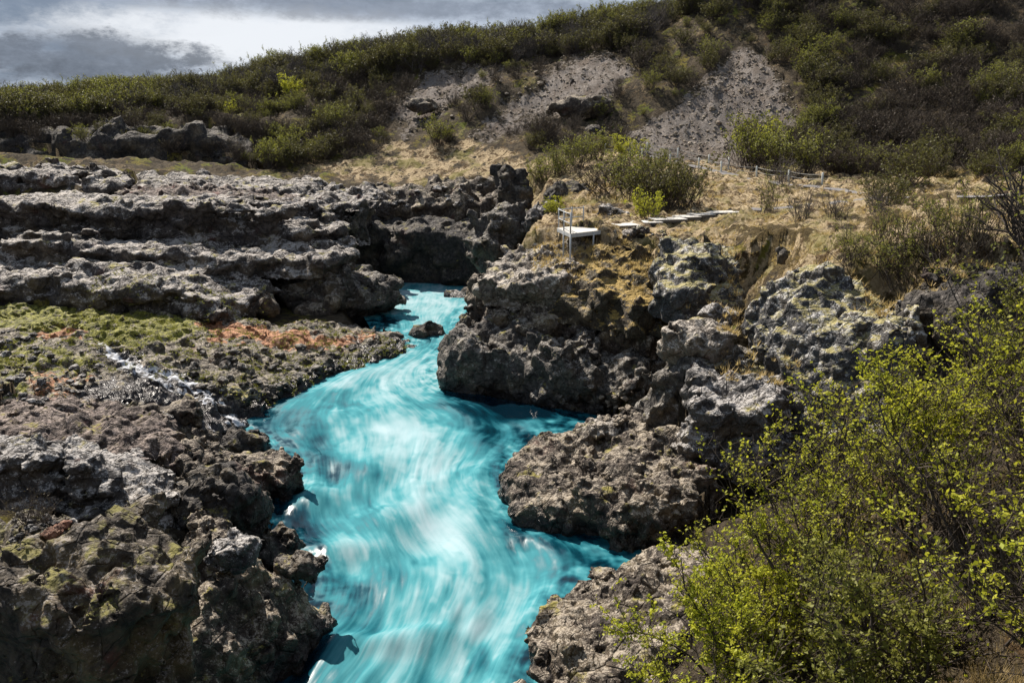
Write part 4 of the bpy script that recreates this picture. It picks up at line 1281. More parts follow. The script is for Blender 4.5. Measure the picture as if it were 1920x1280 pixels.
def stream_mat():
    m, nt, b = new_mat('stream water')
    a = nt.n('ShaderNodeAttribute', attribute_name='foam').outputs['Fac']
    c = nt.mix(nt.ramp(a, 0.4, 0.85), (0.20, 0.205, 0.215), (0.46, 0.48, 0.52))
    nt.set(b.inputs['Base Color'], c)
    nt.set(b.inputs['Roughness'], nt.ramp(a, 0.3, 0.8, 0.35, 0.8))
    b.inputs['Specular IOR Level'].default_value = 0.6
    P, _, _ = coords(nt)
    br = nt.noise(nt.vmul(P, (0.55, 1, 0.5)), 11.0, 5, 0.8)
    tr = nt.n('ShaderNodeBsdfTransparent')
    mx = nt.n('ShaderNodeMixShader')
    f = nt.ramp(nt.math('ADD', nt.math('MULTIPLY', nt.math('SUBTRACT', br, 0.5), 1.3), nt.math('SUBTRACT', a, 0.62)), -0.10, 0.35)
    nt.set(mx.inputs[0], f)
    nt.t.links.new(tr.outputs[0], mx.inputs[1]); nt.t.links.new(b.outputs[0], mx.inputs[2])
    nt.t.links.new(mx.outputs[0], [n for n in nt.t.nodes if n.type == 'OUTPUT_MATERIAL'][0].inputs[0])
    return m


MAT['stream'] = stream_mat()
stream()

# ------------------------------------------------------------------ small helpers for built things
class Geo:
    def __init__(self):
        self.V, self.F = [], []

    def box(self, c, sx, sy, sz, rz=0.0):
        n = len(self.V)
        ca, sa = math.cos(rz), math.sin(rz)
        for z in (-.5, .5):
            for x, y in ((-.5, -.5), (.5, -.5), (.5, .5), (-.5, .5)):
                X, Y = x * sx, y * sy
                self.V.append((c[0] + ca * X - sa * Y, c[1] + sa * X + ca * Y, c[2] + z * sz))
        self.F += [[n + i for i in f] for f in ((3, 2, 1, 0), (4, 5, 6, 7), (0, 1, 5, 4), (1, 2, 6, 5), (2, 3, 7, 6), (3, 0, 4, 7))]
        return self

    def hexa(self, quad, t):
        """a plank from four corners (top face) and a thickness"""
        n = len(self.V)
        self.V += [(p[0], p[1], p[2] - t) for p in quad] + [tuple(p) for p in quad]
        self.F += [[n + i for i in f] for f in ((3, 2, 1, 0), (4, 5, 6, 7), (0, 1, 5, 4), (1, 2, 6, 5), (2, 3, 7, 6), (3, 0, 4, 7))]
        return self

    def tube(self, pts, r, sides=8):
        pts = [Vector(p) for p in pts]
        n = len(self.V)
        for i, p in enumerate(pts):
            d = (pts[min(i + 1, len(pts) - 1)] - pts[max(i - 1, 0)]).normalized()
            a = d.cross(Vector((0.3, 1, 0.1))).normalized(); b = d.cross(a)
            rr = r if not isinstance(r, (list, tuple)) else r[i]
            for k in range(sides):
                t = 2 * math.pi * k / sides
                self.V.append(tuple(p + (a * math.cos(t) + b * math.sin(t)) * rr))
        for i in range(len(pts) - 1):
            for k in range(sides):
                a0, a1 = n + i * sides + k, n + i * sides + (k + 1) % sides
                self.F.append([a0, a0 + sides, a1 + sides, a1])
        self.F.append([n + k for k in range(sides)])
        self.F.append([n + (len(pts) - 1) * sides + k for k in range(sides)][::-1])
        return self

    def mesh(self, name, mat, smooth=False):
        me = bpy.data.meshes.new(name)
        me.from_pydata(self.V, [], self.F)
        me.polygons.foreach_set('use_smooth', [smooth] * len(me.polygons))
        me.materials.append(mat)
        me.update()
        return me


def empty(name, loc, label, cat, group=None):
    o = bpy.data.objects.new(name, None)
    COL.objects.link(o)
    o.location = loc
    return tag(o, label, cat, group)


def plain(name, col, rough=0.7, col2=None, scale=6.0, stretch=(1, 1, 1), metal=0.0):
    m, nt, b = new_mat(name)
    P, _, _ = coords(nt)
    oi = nt.n('ShaderNodeObjectInfo').outputs['Random']
    n = nt.noise(nt.vmul(P, stretch), scale, 5, 0.65)
    c = nt.mix(nt.ramp(n, 0.3, 0.7), col, col2 or tuple(x * 0.7 for x in col))
    c = nt.mix(nt.math('MULTIPLY', oi, 0.25), c, tuple(x * 0.6 for x in col))
    nt.set(b.inputs['Base Color'], c)
    b.inputs['Roughness'].default_value = rough
    b.inputs['Metallic'].default_value = metal
    nt.set(b.inputs['Normal'], nt.bump(n, 0.2, 0.01))
    return m


MAT['plank'] = plain('weathered pale planks', (0.62, 0.60, 0.56), 0.8, (0.48, 0.46, 0.42), 9.0, (1, 6, 1))
MAT['beam'] = plain('dark beam', (0.16, 0.145, 0.125), 0.8)
MAT['rail'] = plain('galvanised grey rail', (0.42, 0.44, 0.45), 0.5, (0.32, 0.34, 0.35))
MAT['post'] = plain('pale post', (0.66, 0.68, 0.66), 0.6, (0.5, 0.55, 0.52))
MAT['rope'] = plain('grey rope', (0.42, 0.42, 0.40), 0.9)
MAT['path'] = plain('path gravel', (0.20, 0.19, 0.19), 0.95, (0.13, 0.125, 0.125), 3.0)

# ------------------------------------------------------------------ viewing platform
def platform():
    zt = 7.19
    A, B = at(1045, 427, zt), at(1070, 438, zt)
    Cc, D = at(1154, 428.5, zt), at(1122, 420.0, zt)
    org = (A + B) / 2
    root = empty('viewing_platform', (org[0], org[1], zt), 'pale plank viewing platform with grey railing at the meadow edge', 'platform')
    L = lambda p: tuple(np.asarray(p) - org)
    n = 24
    for i in range(n):
        a, b = (i + 0.04) / n, (i + 0.93) / n
        q = [B + (Cc - B) * a, B + (Cc - B) * b, A + (D - A) * b, A + (D - A) * a]
        link('plank', Geo().hexa([L(p) for p in q], 0.04).mesh('plank', MAT['plank']), root)
    for e0, e1 in ((B, Cc), (A, D), (A, B)):
        d = (e1 - e0) / np.linalg.norm(e1 - e0)
        nrm = np.array((d[1], -d[0], 0)) * 0.04
        q = [e0 - nrm + (0, 0, -.045), e1 - nrm + (0, 0, -.045), e1 + nrm * 0.2 + (0, 0, -.045), e0 + nrm * 0.2 + (0, 0, -.045)]
        link('beam', Geo().hexa([L(p) for p in q], 0.16).mesh('beam', MAT['rail']), root)
    for p in (B, (A + B) / 2, B + (Cc - B) * 0.5, A + (D - A) * 0.5, Cc, D):
        g = float(top_z(p[0], p[1]))
        link('support', Geo().tube([L((p[0], p[1], zt - 0.05)), L((p[0], p[1], min(g - 0.3, zt - 0.8)))], 0.045).mesh('support', MAT['rail'], True), root)
    hp = 0.98
    base = [A + (D - A) * 0.62, A + (D - A) * 0.34, A + (D - A) * 0.03, A + (B - A) * 0.5, B + (A - B) * 0.02, B + (Cc - B) * 0.0]
    posts = base[:5]
    for p in posts:
        link('railing_post', Geo().tube([L(p), L(p + (0, 0, hp + .06))], 0.034).mesh('railing_post', MAT['rail'], True), root)
    for hh in (hp - .02, hp * 0.5):
        for k in range(len(posts) - 1):
            link('rail', Geo().tube([L(posts[k] + (0, 0, hh)), L(posts[k + 1] + (0, 0, hh))], 0.026).mesh('rail', MAT['rail'], True), root)


platform()


def boardwalk():
    secs = [((1154, 1193), 419.5, 'first low boardwalk step beside the viewing platform'), ((1180, 1236), 414.5, 'second boardwalk step with the green sapling in front'),
            ((1223, 1281), 408.6, 'third boardwalk step with a dark gap under its front edge'), ((1270, 1305), 404.2, 'short fourth boardwalk step'),
            ((1298, 1331), 400.0, 'short fifth boardwalk step under the last long one'), ((1325, 1384), 396.0, 'last long boardwalk section where the gravel path begins')]
    z = 7.25
    for (x0, x1), y, lab in secs:
        p = hit((x0 + x1) / 2, y + 2)
        Pm = at(x0, y, p[2]), at(x1, y, p[2])
        gx = np.linspace(Pm[0][0], Pm[1][0], 8)[:, None] + np.zeros((1, 5)); gy = p[1] + np.linspace(-.6, .6, 5)[None] + np.zeros((8, 1))
        z = float(top_z(gx, gy).max()) + 0.10
        P0, P1 = at(x0, y + 1.5, z), at(x1, y, z)
        c = (P0 + P1) / 2
        root = empty('boardwalk_step', tuple(c), lab, 'boardwalk', 'plank steps of the boardwalk')
        d = P1 - P0; ln = np.linalg.norm(d[:2]); d = np.array((d[0], d[1], 0)) / ln
        nn = np.array((-d[1], d[0], 0))
        k = max(6, int(ln / 0.15))
        for i in range(k):
            a, b = (i + .04) / k, (i + .93) / k
            q = [-d * ln / 2 + d * ln * a - nn * .6, -d * ln / 2 + d * ln * b - nn * .6, -d * ln / 2 + d * ln * b + nn * .6, -d * ln / 2 + d * ln * a + nn * .6]
            link('plank', Geo().hexa([tuple(v) for v in q], 0.04).mesh('plank', MAT['plank']), root)
        for s in (-.5, .5):
            q = [-d * ln / 2 + nn * (s - .03) - (0, 0, .045), d * ln / 2 + nn * (s - .03) - (0, 0, .045), d * ln / 2 + nn * (s + .03) - (0, 0, .045), -d * ln / 2 + nn * (s + .03) - (0, 0, .045)]
            link('beam', Geo().hexa([tuple(v) for v in q], 0.14).mesh('beam', MAT['beam']), root)


boardwalk()


def path(pts, w, name='path'):
    P = np.array([hit(a, b) for a, b in pts])
    t = np.r_[0, np.cumsum(np.linalg.norm(np.diff(P[:, :2], axis=0), axis=1))]
    n = int(t[-1] / 0.3) + 3
    tt = np.linspace(0, t[-1], n)
    C = np.stack([np.interp(tt, t, P[:, k]) for k in range(2)], 1)
    k = np.hanning(15); k /= k.sum()
    for q in range(2):
        C[:, q] = np.convolve(np.pad(C[:, q], 7, mode='edge'), k, 'valid')
    D = np.gradient(C, axis=0); D /= np.linalg.norm(D, axis=1)[:, None]
    N = np.stack((D[:, 1], -D[:, 0]), 1)
    u = np.linspace(-1, 1, 7)
    ww = w / 2 * (1 + 0.15 * N2(C[:, 0], C[:, 1], 1.0, 9))
    X = C[:, 0, None] + N[:, 0, None] * u * ww[:, None]
    Y = C[:, 1, None] + N[:, 1, None] * u * ww[:, None]
    Z = top_z(X, Y).max(1)
    Z = np.convolve(np.pad(Z, 7, mode='edge'), k, 'valid')[:, None] + 0.09 - 0.10 * np.abs(u)[None] ** 4
    idx = np.arange(X.size).reshape(X.shape)
    Q = np.stack((idx[:-1, :-1], idx[:-1, 1:], idx[1:, 1:], idx[1:, :-1]), -1).reshape(-1, 4)
    link(name, np_mesh(name, np.stack((X, Y, Z), -1).reshape(-1, 3), Q, True, [MAT['path']]), kind='structure')


path([(1384, 396), (1430, 395), (1500, 388), (1570, 382), (1630, 374), (1700, 372), (1800, 372), (1930, 374)], 1.3)
path([(1215, 296), (1260, 303), (1315, 317), (1370, 329), (1440, 340), (1520, 350), (1580, 356), (1630, 368)], 1.2)


def rope_fence(px, lab, seedk):
    P = [hit(a, b) for a, b in px]
    root = empty('rope_fence', tuple(P[0]), lab, 'fence', 'rope fences along the path')
    o = np.array(P[0])
    H = 1.0
    for i, p in enumerate(P):
        lean = (random.uniform(-.04, .04), random.uniform(-.03, .03))
        r = 0.075
        post = link('post', Geo().tube([(0, 0, -0.4), (lean[0] * .5, lean[1] * .5, H * .5), (lean[0], lean[1], H - 0.03), (lean[0], lean[1], H)], [r, r, r, r * .6], 10).mesh('post', MAT['post'], True), root, loc=tuple(p - o))
    for i in range(len(P) - 1):
        for hh, sag in ((0.88, .12), (0.5, .10)):
            a, b = P[i] - o, P[i + 1] - o
            pts = [tuple(a + (b - a) * t + (0, 0, hh - 4 * sag * t * (1 - t))) for t in np.linspace(0, 1, 9)]
            link('rope', Geo().tube(pts, 0.018, 5).mesh('rope', MAT['rope'], True), root)


rope_fence([(1180, 297), (1203, 300), (1256, 309), (1310, 318), (1352, 325), (1418, 334), (1478, 342), (1541, 349)], 'pale post and rope fence on the near side of the path below the scree', 1)
rope_fence([(1135, 290), (1213, 289), (1270, 297), (1328, 311), (1366, 318)], 'shorter rope fence on the scree side of the path', 2)

# ------------------------------------------------------------------ loose stones
def stone_mesh(seed, flat=0.7, mat='rock'):
    import bmesh
    bm = bmesh.new()
    bmesh.ops.create_icosphere(bm, subdivisions=3, radius=1.0)
    r = random.Random(seed)
    planes = [(Vector((r.gauss(0, 1), r.gauss(0, 1), r.gauss(0, 1))).normalized(), r.uniform(.55, .85)) for _ in range(11)]
    for v in bm.verts:
        for n, d in planes:
            k = v.co.dot(n) - d
            if k > 0:
                v.co -= n * k * 0.93
        v.co += v.co.normalized() * 0.05 * float(N3(np.float32([v.co.x]), np.float32([v.co.y]), np.float32([v.co.z]), 0.7, seed)[0])
        v.co.z *= flat
    me = bpy.data.meshes.new('stone')
    bm.to_mesh(me); bm.free()
    me.materials.append(MAT[mat])
    return me


STONES = {}
def stones(n, poly, smin, smax, label, group, mat='rock', seed=0, flat=0.7):
    r = random.Random(seed)
    P = np.array(poly)
    key = mat
    if key not in STONES:
        STONES[key] = [stone_mesh(100 + i, flat, mat) for i in range(6)]
    k = 0
    for _ in range(n * 30):
        if k >= n: break
        px = r.uniform(P[:, 0].min(), P[:, 0].max()); py = r.uniform(P[:, 1].min(), P[:, 1].max())
        if poly_sd(np.float32([px]), np.float32([py]), P)[0] < 0:
            continue
        p = hit(px, py)
        if river_d(np.float32([p[0]]), np.float32([p[1]]))[0] < -0.1:
            continue
        s = smin + (smax - smin) * r.random() ** 2.2
        o = bpy.data.objects.new('stone', r.choice(STONES[key]))
        COL.objects.link(o)
        o.location = (p[0], p[1], p[2] + s * 0.12)
        o.scale = (s, s * r.uniform(.6, .95), s * r.uniform(.6, 1.0))
        o.rotation_euler = (r.uniform(-.3, .3), r.uniform(-.3, .3), r.uniform(0, 6.28))
        tag(o, label, 'stone', group)
        k += 1


MAT['stone_tan'] = rock_mat('tan pebble', dark=(0.12, 0.095, 0.07), mid=(0.30, 0.25, 0.19), light=(0.5, 0.45, 0.38), lichen=0.3, moss=0.0, rust=0.3, rustcol=(0.3, 0.13, 0.07), sc=2.0)
MAT['stone_red'] = rock_mat('rusty stone', dark=(0.10, 0.05, 0.035), mid=(0.27, 0.12, 0.075), light=(0.4, 0.27, 0.2), lichen=0.3, moss=0.0, rust=0.0, sc=2.0)
stones(70, [(0, 620), (150, 640), (200, 700), (150, 780), (0, 740)], 0.10, 0.32, 'loose stone on the mossy slope left of the side stream', 'loose stones on the mossy slope', 'rock_grey', 1)
stones(60, [(330, 660), (480, 650), (620, 650), (600, 700), (480, 750), (380, 730)], 0.14, 0.42, 'grey boulder in the jumble between side stream and river', 'boulders between stream and river', 'rock', 2)
stones(40, [(500, 745), (600, 700), (720, 668), (740, 655), (700, 690), (600, 722), (520, 765)], 0.10, 0.28, 'wet shore stone along the left river edge', 'shore stones on the left', 'rock_dark', 3)
stones(45, [(1115, 770), (1130, 735), (1165, 722), (1185, 740), (1185, 785), (1150, 800)], 0.07, 0.20, 'sunlit tan pebble in the small cove behind the headland', 'pebbles of the cove', 'stone_tan', 4)
stones(26, [(100, 985), (200, 975), (250, 1000), (230, 1050), (160, 1100), (70, 1100), (60, 1020)], 0.04, 0.13, 'rust red stone lying on top of the corner cliff', 'rust red stones on the corner cliff', 'stone_red', 5)
stones(40, [(20, 960), (200, 985), (340, 1020), (320, 1080), (100, 1120), (20, 1110)], 0.03, 0.10, 'small grey stone lying on top of the corner cliff', 'grey stones on the corner cliff', 'rock_grey', 6)
stones(24, [(1380, 880), (1500, 860), (1520, 900), (1400, 920)], 0.10, 0.25, 'fallen stone under the tall white flecked cliff', 'fallen stones under the tall cliff', 'stone_tan', 7)
stones(18, [(590, 340), (900, 345), (900, 400), (720, 390)], 0.25, 0.6, 'pale boulder scattered on the ledge above the pool', 'boulders on the ledge above the pool', 'rock_grey', 8)
stones(34, [(1200, 250), (1320, 150), (1400, 110), (1460, 180), (1440, 260), (1330, 290)], 0.16, 0.45, 'loose rock resting on the large grey scree cone', 'rocks on the large scree cone', 'stone_tan', 9)
stones(22, [(780, 150), (1120, 120), (1100, 180), (900, 250), (800, 240)], 0.2, 0.5, 'loose rock on the brown scree left of the big cone', 'rocks on the brown screes', 'stone_tan', 10)
stones(14, [(1150, 425), (1300, 430), (1350, 440), (1150, 450)], 0.12, 0.35, 'small lichen rock in the straw grass by the boardwalk', 'small rocks by the boardwalk', 'rock_moss', 11)
print('things', round(time.time() - T0, 1))

# ------------------------------------------------------------------ vegetation
def leaf_mat(name, col, col2, trans=0.35):
    m = bpy.data.materials.new(name)
    m.use_nodes = True
    nt = NT(m.node_tree)
    out = nt.n('ShaderNodeOutputMaterial')
    g = nt.n('ShaderNodeNewGeometry')
    oi = nt.n('ShaderNodeObjectInfo').outputs['Random']
    n = nt.noise(g.outputs['Position'], 1.3, 3, 0.6)
    c = nt.mix(nt.ramp(n, 0.35, 0.65), col, col2)
    c = nt.mix(nt.math('MULTIPLY', g.outputs['Random Per Island'], 0.45), c, tuple(x * 0.5 for x in col))
    c = nt.mix(nt.math('MULTIPLY', oi, 0.35), c, (col2[0] * 0.9, col2[1] * 0.7, col2[2]))
    d = nt.n('ShaderNodeBsdfPrincipled'); nt.set(d.inputs['Base Color'], c); d.inputs['Roughness'].default_value = 0.6
    d.inputs['Specular IOR Level'].default_value = 0.25
    t = nt.n('ShaderNodeBsdfTranslucent'); nt.set(t.inputs[0], nt.mix(0.5, c, (col[0] * 1.3, col[1] * 1.3, col[2])))
    mx = nt.n('ShaderNodeMixShader'); mx.inputs[0].default_value = trans
    nt.t.links.new(d.outputs[0], mx.inputs[1]); nt.t.links.new(t.outputs[0], mx.inputs[2])
    nt.t.links.new(mx.outputs[0], out.inputs[0])
    return m


MAT['leaf_bright'] = leaf_mat('fresh birch leaves', (0.50, 0.50, 0.05), (0.32, 0.38, 0.03), 0.42)
MAT['leaf_green'] = leaf_mat('green willow leaves', (0.26, 0.27, 0.05), (0.16, 0.18, 0.035))
MAT['leaf_olive'] = leaf_mat('olive budding twigs', (0.125, 0.12, 0.035), (0.08, 0.085, 0.028))
MAT['leaf_brown'] = leaf_mat('brown heath twigs', (0.07, 0.055, 0.035), (0.09, 0.075, 0.035), 0.2)  # brown of bare twigs, deepened to carry the cloud shadow on the right hill
MAT['bark'] = plain('dark bark', (0.045, 0.036, 0.030), 0.9, (0.09, 0.075, 0.065), 14.0)
MAT['bark_grey'] = plain('grey bark', (0.12, 0.105, 0.095), 0.9, (0.06, 0.05, 0.045), 14.0)
MAT['bark_twig'] = plain('twigs', (0.085, 0.066, 0.05), 0.9, (0.05, 0.04, 0.033), 5.0)
MAT['straw'] = leaf_mat('dry grass blades', (0.52, 0.41, 0.19), (0.36, 0.26, 0.10), 0.3)


def tube_batch(lines, rads, sides=3):
    """lines: (n, k, 3) arrays of equal length polylines, rads (n, k)"""
    lines = np.asarray(lines, np.float32); rads = np.asarray(rads, np.float32)
    n, k, _ = lines.shape
    d = np.gradient(lines, axis=1)
    d /= np.linalg.norm(d, axis=2, keepdims=True) + 1e-9
    ref = np.where(np.abs(d[..., 2:3]) > 0.9, np.array([[[1, 0, 0]]]), np.array([[[0, 0, 1]]]))
    a = np.cross(d, ref); a /= np.linalg.norm(a, axis=2, keepdims=True) + 1e-9
    b = np.cross(d, a)
    ang = np.arange(sides) * 2 * math.pi / sides
    V = lines[:, :, None] + rads[:, :, None, None] * (a[:, :, None] * np.cos(ang)[None, None, :, None] + b[:, :, None] * np.sin(ang)[None, None, :, None])
    idx = np.arange(n * k * sides).reshape(n, k, sides)
    nx = np.roll(idx, -1, 2)
    Q = np.stack((idx[:, :-1], nx[:, :-1], nx[:, 1:], idx[:, 1:]), -1).reshape(-1, 4)
    return V.reshape(-1, 3), Q


def leaves(P, size, r, aspect=0.6, drift=(0, 0, 0)):
    n = len(P)
    a = r.standard_normal((n, 3)) + np.array(drift) ; a /= np.linalg.norm(a, axis=1, keepdims=True)
    b = np.cross(a, r.standard_normal((n, 3))); b /= np.linalg.norm(b, axis=1, keepdims=True)
    s = size * r.uniform(0.4, 1.5, (n, 1))
    V = np.stack((P - a * s * .5, P + b * s * aspect * .5, P + a * s * .5, P - b * s * aspect * .5), 1).reshape(-1, 3)
    return V, np.arange(4 * n).reshape(n, 4)


def stems_of(r, n, H, spread, base_r=0.12, lean=(0, 0), k=6, droop=0.0):
    az = r.uniform(0, 2 * math.pi, n)
    out = spread * np.sqrt(r.random(n)) * H
    L = H * r.uniform(0.65, 1.05, n) * (1 - 0.25 * (out / (spread * H + 1e-6)))
    t = np.linspace(0, 1, k)
    bx = r.normal(0, base_r, n); by = r.normal(0, base_r, n)
    wob = np.cumsum(r.normal(0, 0.035 * H, (n, k, 3)), 1) * t[None, :, None]
    X = bx[:, None] + (np.cos(az) * out)[:, None] * t ** 0.85 + lean[0] * t ** 1.5
    Y = by[:, None] + (np.sin(az) * out)[:, None] * t ** 0.85 + lean[1] * t ** 1.5
    Z = L[:, None] * (t ** (1.05)) - droop * t ** 3 * out[:, None]
    return np.stack((X, Y, Z), 2) + wob * np.array((1, 1, .3))


def sub_branches(r, stems, m, lo, L, up=0.5, k=4):
    n, ks, _ = stems.shape
    i = r.integers(0, n, m)
    t = lo + (1 - lo) * r.random(m)
    f = t * (ks - 1); a = np.minimum(f.astype(int), ks - 2); w = (f - a)[:, None]
    P = stems[i, a] * (1 - w) + stems[i, a + 1] * w
    D = stems[i, a + 1] - stems[i, a]; D /= np.linalg.norm(D, axis=1, keepdims=True) + 1e-9
    o = r.standard_normal((m, 3)); o[:, 2] = o[:, 2] * .4 + up * .5; o /= np.linalg.norm(o, axis=1, keepdims=True)
    D = D * 0.8 + o; D /= np.linalg.norm(D, axis=1, keepdims=True)
    ln = L * r.uniform(.4, 1.1, m) * (1.15 - 0.6 * t)
    tt = np.linspace(0, 1, k)
    c = np.cumsum(r.normal(0, 0.06, (m, k, 3)), 1) * ln[:, None, None]
    B = P[:, None] + D[:, None] * (ln[:, None] * tt)[:, :, None] + c * tt[None, :, None]
    B[..., 2] += up * 0.25 * ln[:, None] * tt ** 2
    return B


def along(r, B, m, lo=0.2):
    n, k, _ = B.shape
    i = r.integers(0, n, m); t = lo + (1 - lo) * r.random(m)
    f = t * (k - 1); a = np.minimum(f.astype(int), k - 2); w = (f - a)[:, None]
    return B[i, a] * (1 - w) + B[i, a + 1] * w


def join(parts):
    V, Q, M = [], [], []
    n = 0
    for v, q, m in parts:
        V.append(v); Q.append(q + n); M.append(np.full(len(q), m)); n += len(v)
    return np.concatenate(V), np.concatenate(Q), np.concatenate(M)


def far_shrub(name, seed, H=2.5, spread=0.55, ns=34, nb=130, nl=1100, ls=0.09, leafm='leaf_green', bark='bark_twig', topheavy=0.35, rr=0.02, base_r=0.3):
    r = np.random.default_rng(seed)
    st = stems_of(r, ns, H, spread, base_r)
    br = sub_branches(r, st, nb, 0.15, H * 0.38, 0.7)
    tw = sub_branches(r, br, nb * 3, 0.2, H * 0.16, 0.5, 3)
    parts = [(*tube_batch(st, np.linspace(rr, rr * .35, st.shape[1])[None] * r.uniform(.6, 1.2, (ns, 1))), 0),
             (*tube_batch(br, np.linspace(rr * .5, rr * .25, br.shape[1])[None].repeat(nb, 0)), 0),
             (*tube_batch(tw, np.linspace(rr * .35, rr * .2, tw.shape[1])[None].repeat(nb * 3, 0)), 0)]
    if nl:
        P = along(r, tw, nl, 0.1) + r.normal(0, ls * .5, (nl, 3))
        parts.append((*leaves(P, ls, r), 1))
    V, Q, M = join(parts)
    me = np_mesh(name, V, Q, False, [MAT[bark], MAT[leafm]])
    me.polygons.foreach_set('material_index', M.astype(np.int32))
    return me


PROTO = {
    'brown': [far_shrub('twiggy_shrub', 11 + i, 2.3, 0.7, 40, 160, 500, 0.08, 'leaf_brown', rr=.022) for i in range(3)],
    'olive': [far_shrub('olive_shrub', 21 + i, 2.5, 0.62, 38, 170, 2600, 0.10, 'leaf_olive') for i in range(3)],
    'green': [far_shrub('green_shrub', 31 + i, 2.6, 0.42, 44, 170, 2100, 0.09, 'leaf_green') for i in range(3)],
    'bright': [far_shrub('leafy_shrub', 41 + i, 2.6, 0.5, 32, 160, 2600, 0.10, 'leaf_bright') for i in range(2)],
    'airy': [far_shrub('young_birch', 61 + i, 2.7, 0.38, 24, 100, 1000, 0.07, 'leaf_green', 'bark_twig', rr=.02, base_r=0.45) for i in range(3)],
    'bare': [far_shrub('bare_shrub', 51 + i, 2.6, 0.5, 22, 110, 150, 0.06, 'leaf_olive', 'bark_grey', rr=.024) for i in range(2)],
}
NAMES = {'brown': 'twiggy_shrub', 'olive': 'olive_shrub', 'green': 'green_shrub', 'bright': 'leafy_shrub', 'bare': 'bare_shrub', 'airy': 'young_birch'}


def put_shrub(kind, p, h, label, group, wide=1.0, r=random):
    o = bpy.data.objects.new(NAMES[kind], r.choice(PROTO[kind]))
    COL.objects.link(o)
    s = h / 2.5
    o.location = (p[0], p[1], p[2] - 0.12)
    o.scale = (s * wide, s * wide, s)
    o.rotation_euler = (0, 0, r.uniform(0, 6.28))
    tag(o, label, 'shrub', group)
    return o


# shrubs one can point at
for kind, px, py, h, wide, lab in [
        ('green', 1195, 372, 3.4, 1.2, 'olive shrub on the mound at the left end of the thicket above the boardwalk'),
        ('olive', 1252, 398, 3.9, 0.95, 'tallest dark olive shrub of the thicket right above the boardwalk'),
        ('brown', 1285, 388, 3.0, 0.9, 'brownish shrub closing the thicket above the boardwalk on its right'),
        ('olive', 1225, 388, 3.0, 1.2, 'low olive shrub in the middle of the thicket above the boardwalk'),
        ('brown', 1130, 362, 2.6, 1.4, 'rounded brown shrub on the grassy mound behind the platform'),
        ('green', 1160, 345, 2.4, 1.3, 'olive shrub on the crest of the mound behind the platform'),
        ('green', 1012, 350, 2.6, 1.2, 'green willow shrub beside the tall dark rock pillar'),
        ('green', 1045, 332, 2.6, 1.2, 'green willow shrub in the middle of the pale willow band'),
        ('green', 1085, 312, 2.8, 1.2, 'green willow shrub at the upper end of the pale willow band'),
        ('green', 1118, 302, 2.8, 1.2, 'fresh willow shrub at the left end of the rope fence'),
        ('bright', 1172, 300, 2.3, 1.2, 'bright leafy bush half hiding the fence start'),
        ('green', 1240, 318, 1.8, 1.1, 'pale green shrub top showing over the olive thicket at the fence'),
        ('bright', 1211, 414, 1.9, 0.9, 'small yellow green sapling growing by the boardwalk'),
        ('bright', 1040, 404, 1.3, 1.3, 'small bright green bush on the grey rock face left of the platform'),
        ('green', 1400, 318, 5.0, 1.0, 'tallest fresh green bush at the foot of the big scree cone'),
        ('bright', 1418, 300, 3.6, 1.0, 'yellow green crown behind the tallest bush at the scree foot'),
        ('green', 1455, 325, 4.0, 1.2, 'broad green bush right of the tallest one at the scree foot'),
        ('green', 1510, 330, 3.8, 1.2, 'green bush at the right end of the bright group below the scree'),
        ('airy', 1440, 402, 2.7, 0.7, 'upright green tipped shrub standing on the gravel path verge'),
        ('bare', 1465, 352, 2.6, 1.0, 'thin grey shrub against the path fence'),
        ('airy', 1640, 330, 3.2, 1.2, 'green tipped shrub at the edge of the dark hillside scrub'),
        ('olive', 1700, 350, 3.6, 1.0, 'spreading dark stemmed shrub above the path bend'),
        ('olive', 1660, 392, 2.6, 1.1, 'dark shrub growing right beside the path fork'),
        ('bare', 1502, 415, 1.9, 0.9, 'small leafless bush in the straw meadow below the path'),
        ('bare', 1565, 412, 1.6, 1.0, 'small thin bush in the straw meadow right of the leafless one'),
        ('airy', 1700, 490, 2.0, 1.1, 'many stemmed olive shrub in the meadow below the path bend'),
        ('airy', 1745, 492, 2.1, 0.9, 'green topped shrub beside the many stemmed one in the meadow'),
        ('airy', 1640, 520, 1.7, 1.4, 'low green shrub on the moss behind the tall cliff crest'),
        ('airy', 1690, 548, 1.7, 1.2, 'low twiggy shrub rooted on the mossy cliff crest'),
        ('airy', 1828, 478, 2.5, 0.8, 'upright pale green young birch left of the dark bare tree'),
        ('brown', 1775, 498, 1.6, 1.3, 'brown low bush at the foot of the young birch'),
        ('airy', 1600, 500, 1.5, 1.0, 'small green shrub on the grass left of the many stemmed ones'),
        ('airy', 1655, 470, 1.9, 0.8, 'slender green shrub in the meadow left of the many stemmed one'),
        ('airy', 1790, 470, 2.0, 0.9, 'green haze of thin stems behind the brown low bush in the meadow'),
        ('airy', 1590, 330, 2.6, 1.0, 'upright green shrub by the last fence post'),
        ('olive', 1745, 335, 3.0, 1.0, 'dark shrub on the grass edge right of the spreading dark stemmed one'),
        ('bare', 1640, 405, 1.7, 0.8, 'spindly shrub below the path fork'),
        ('brown', 60, 978, 0.7, 1.0, 'tiny leafless twig bush in the hollow under the silvery ledge')]:
    p = hit(px, py)
    put_shrub(kind, p, h, lab, None, wide)

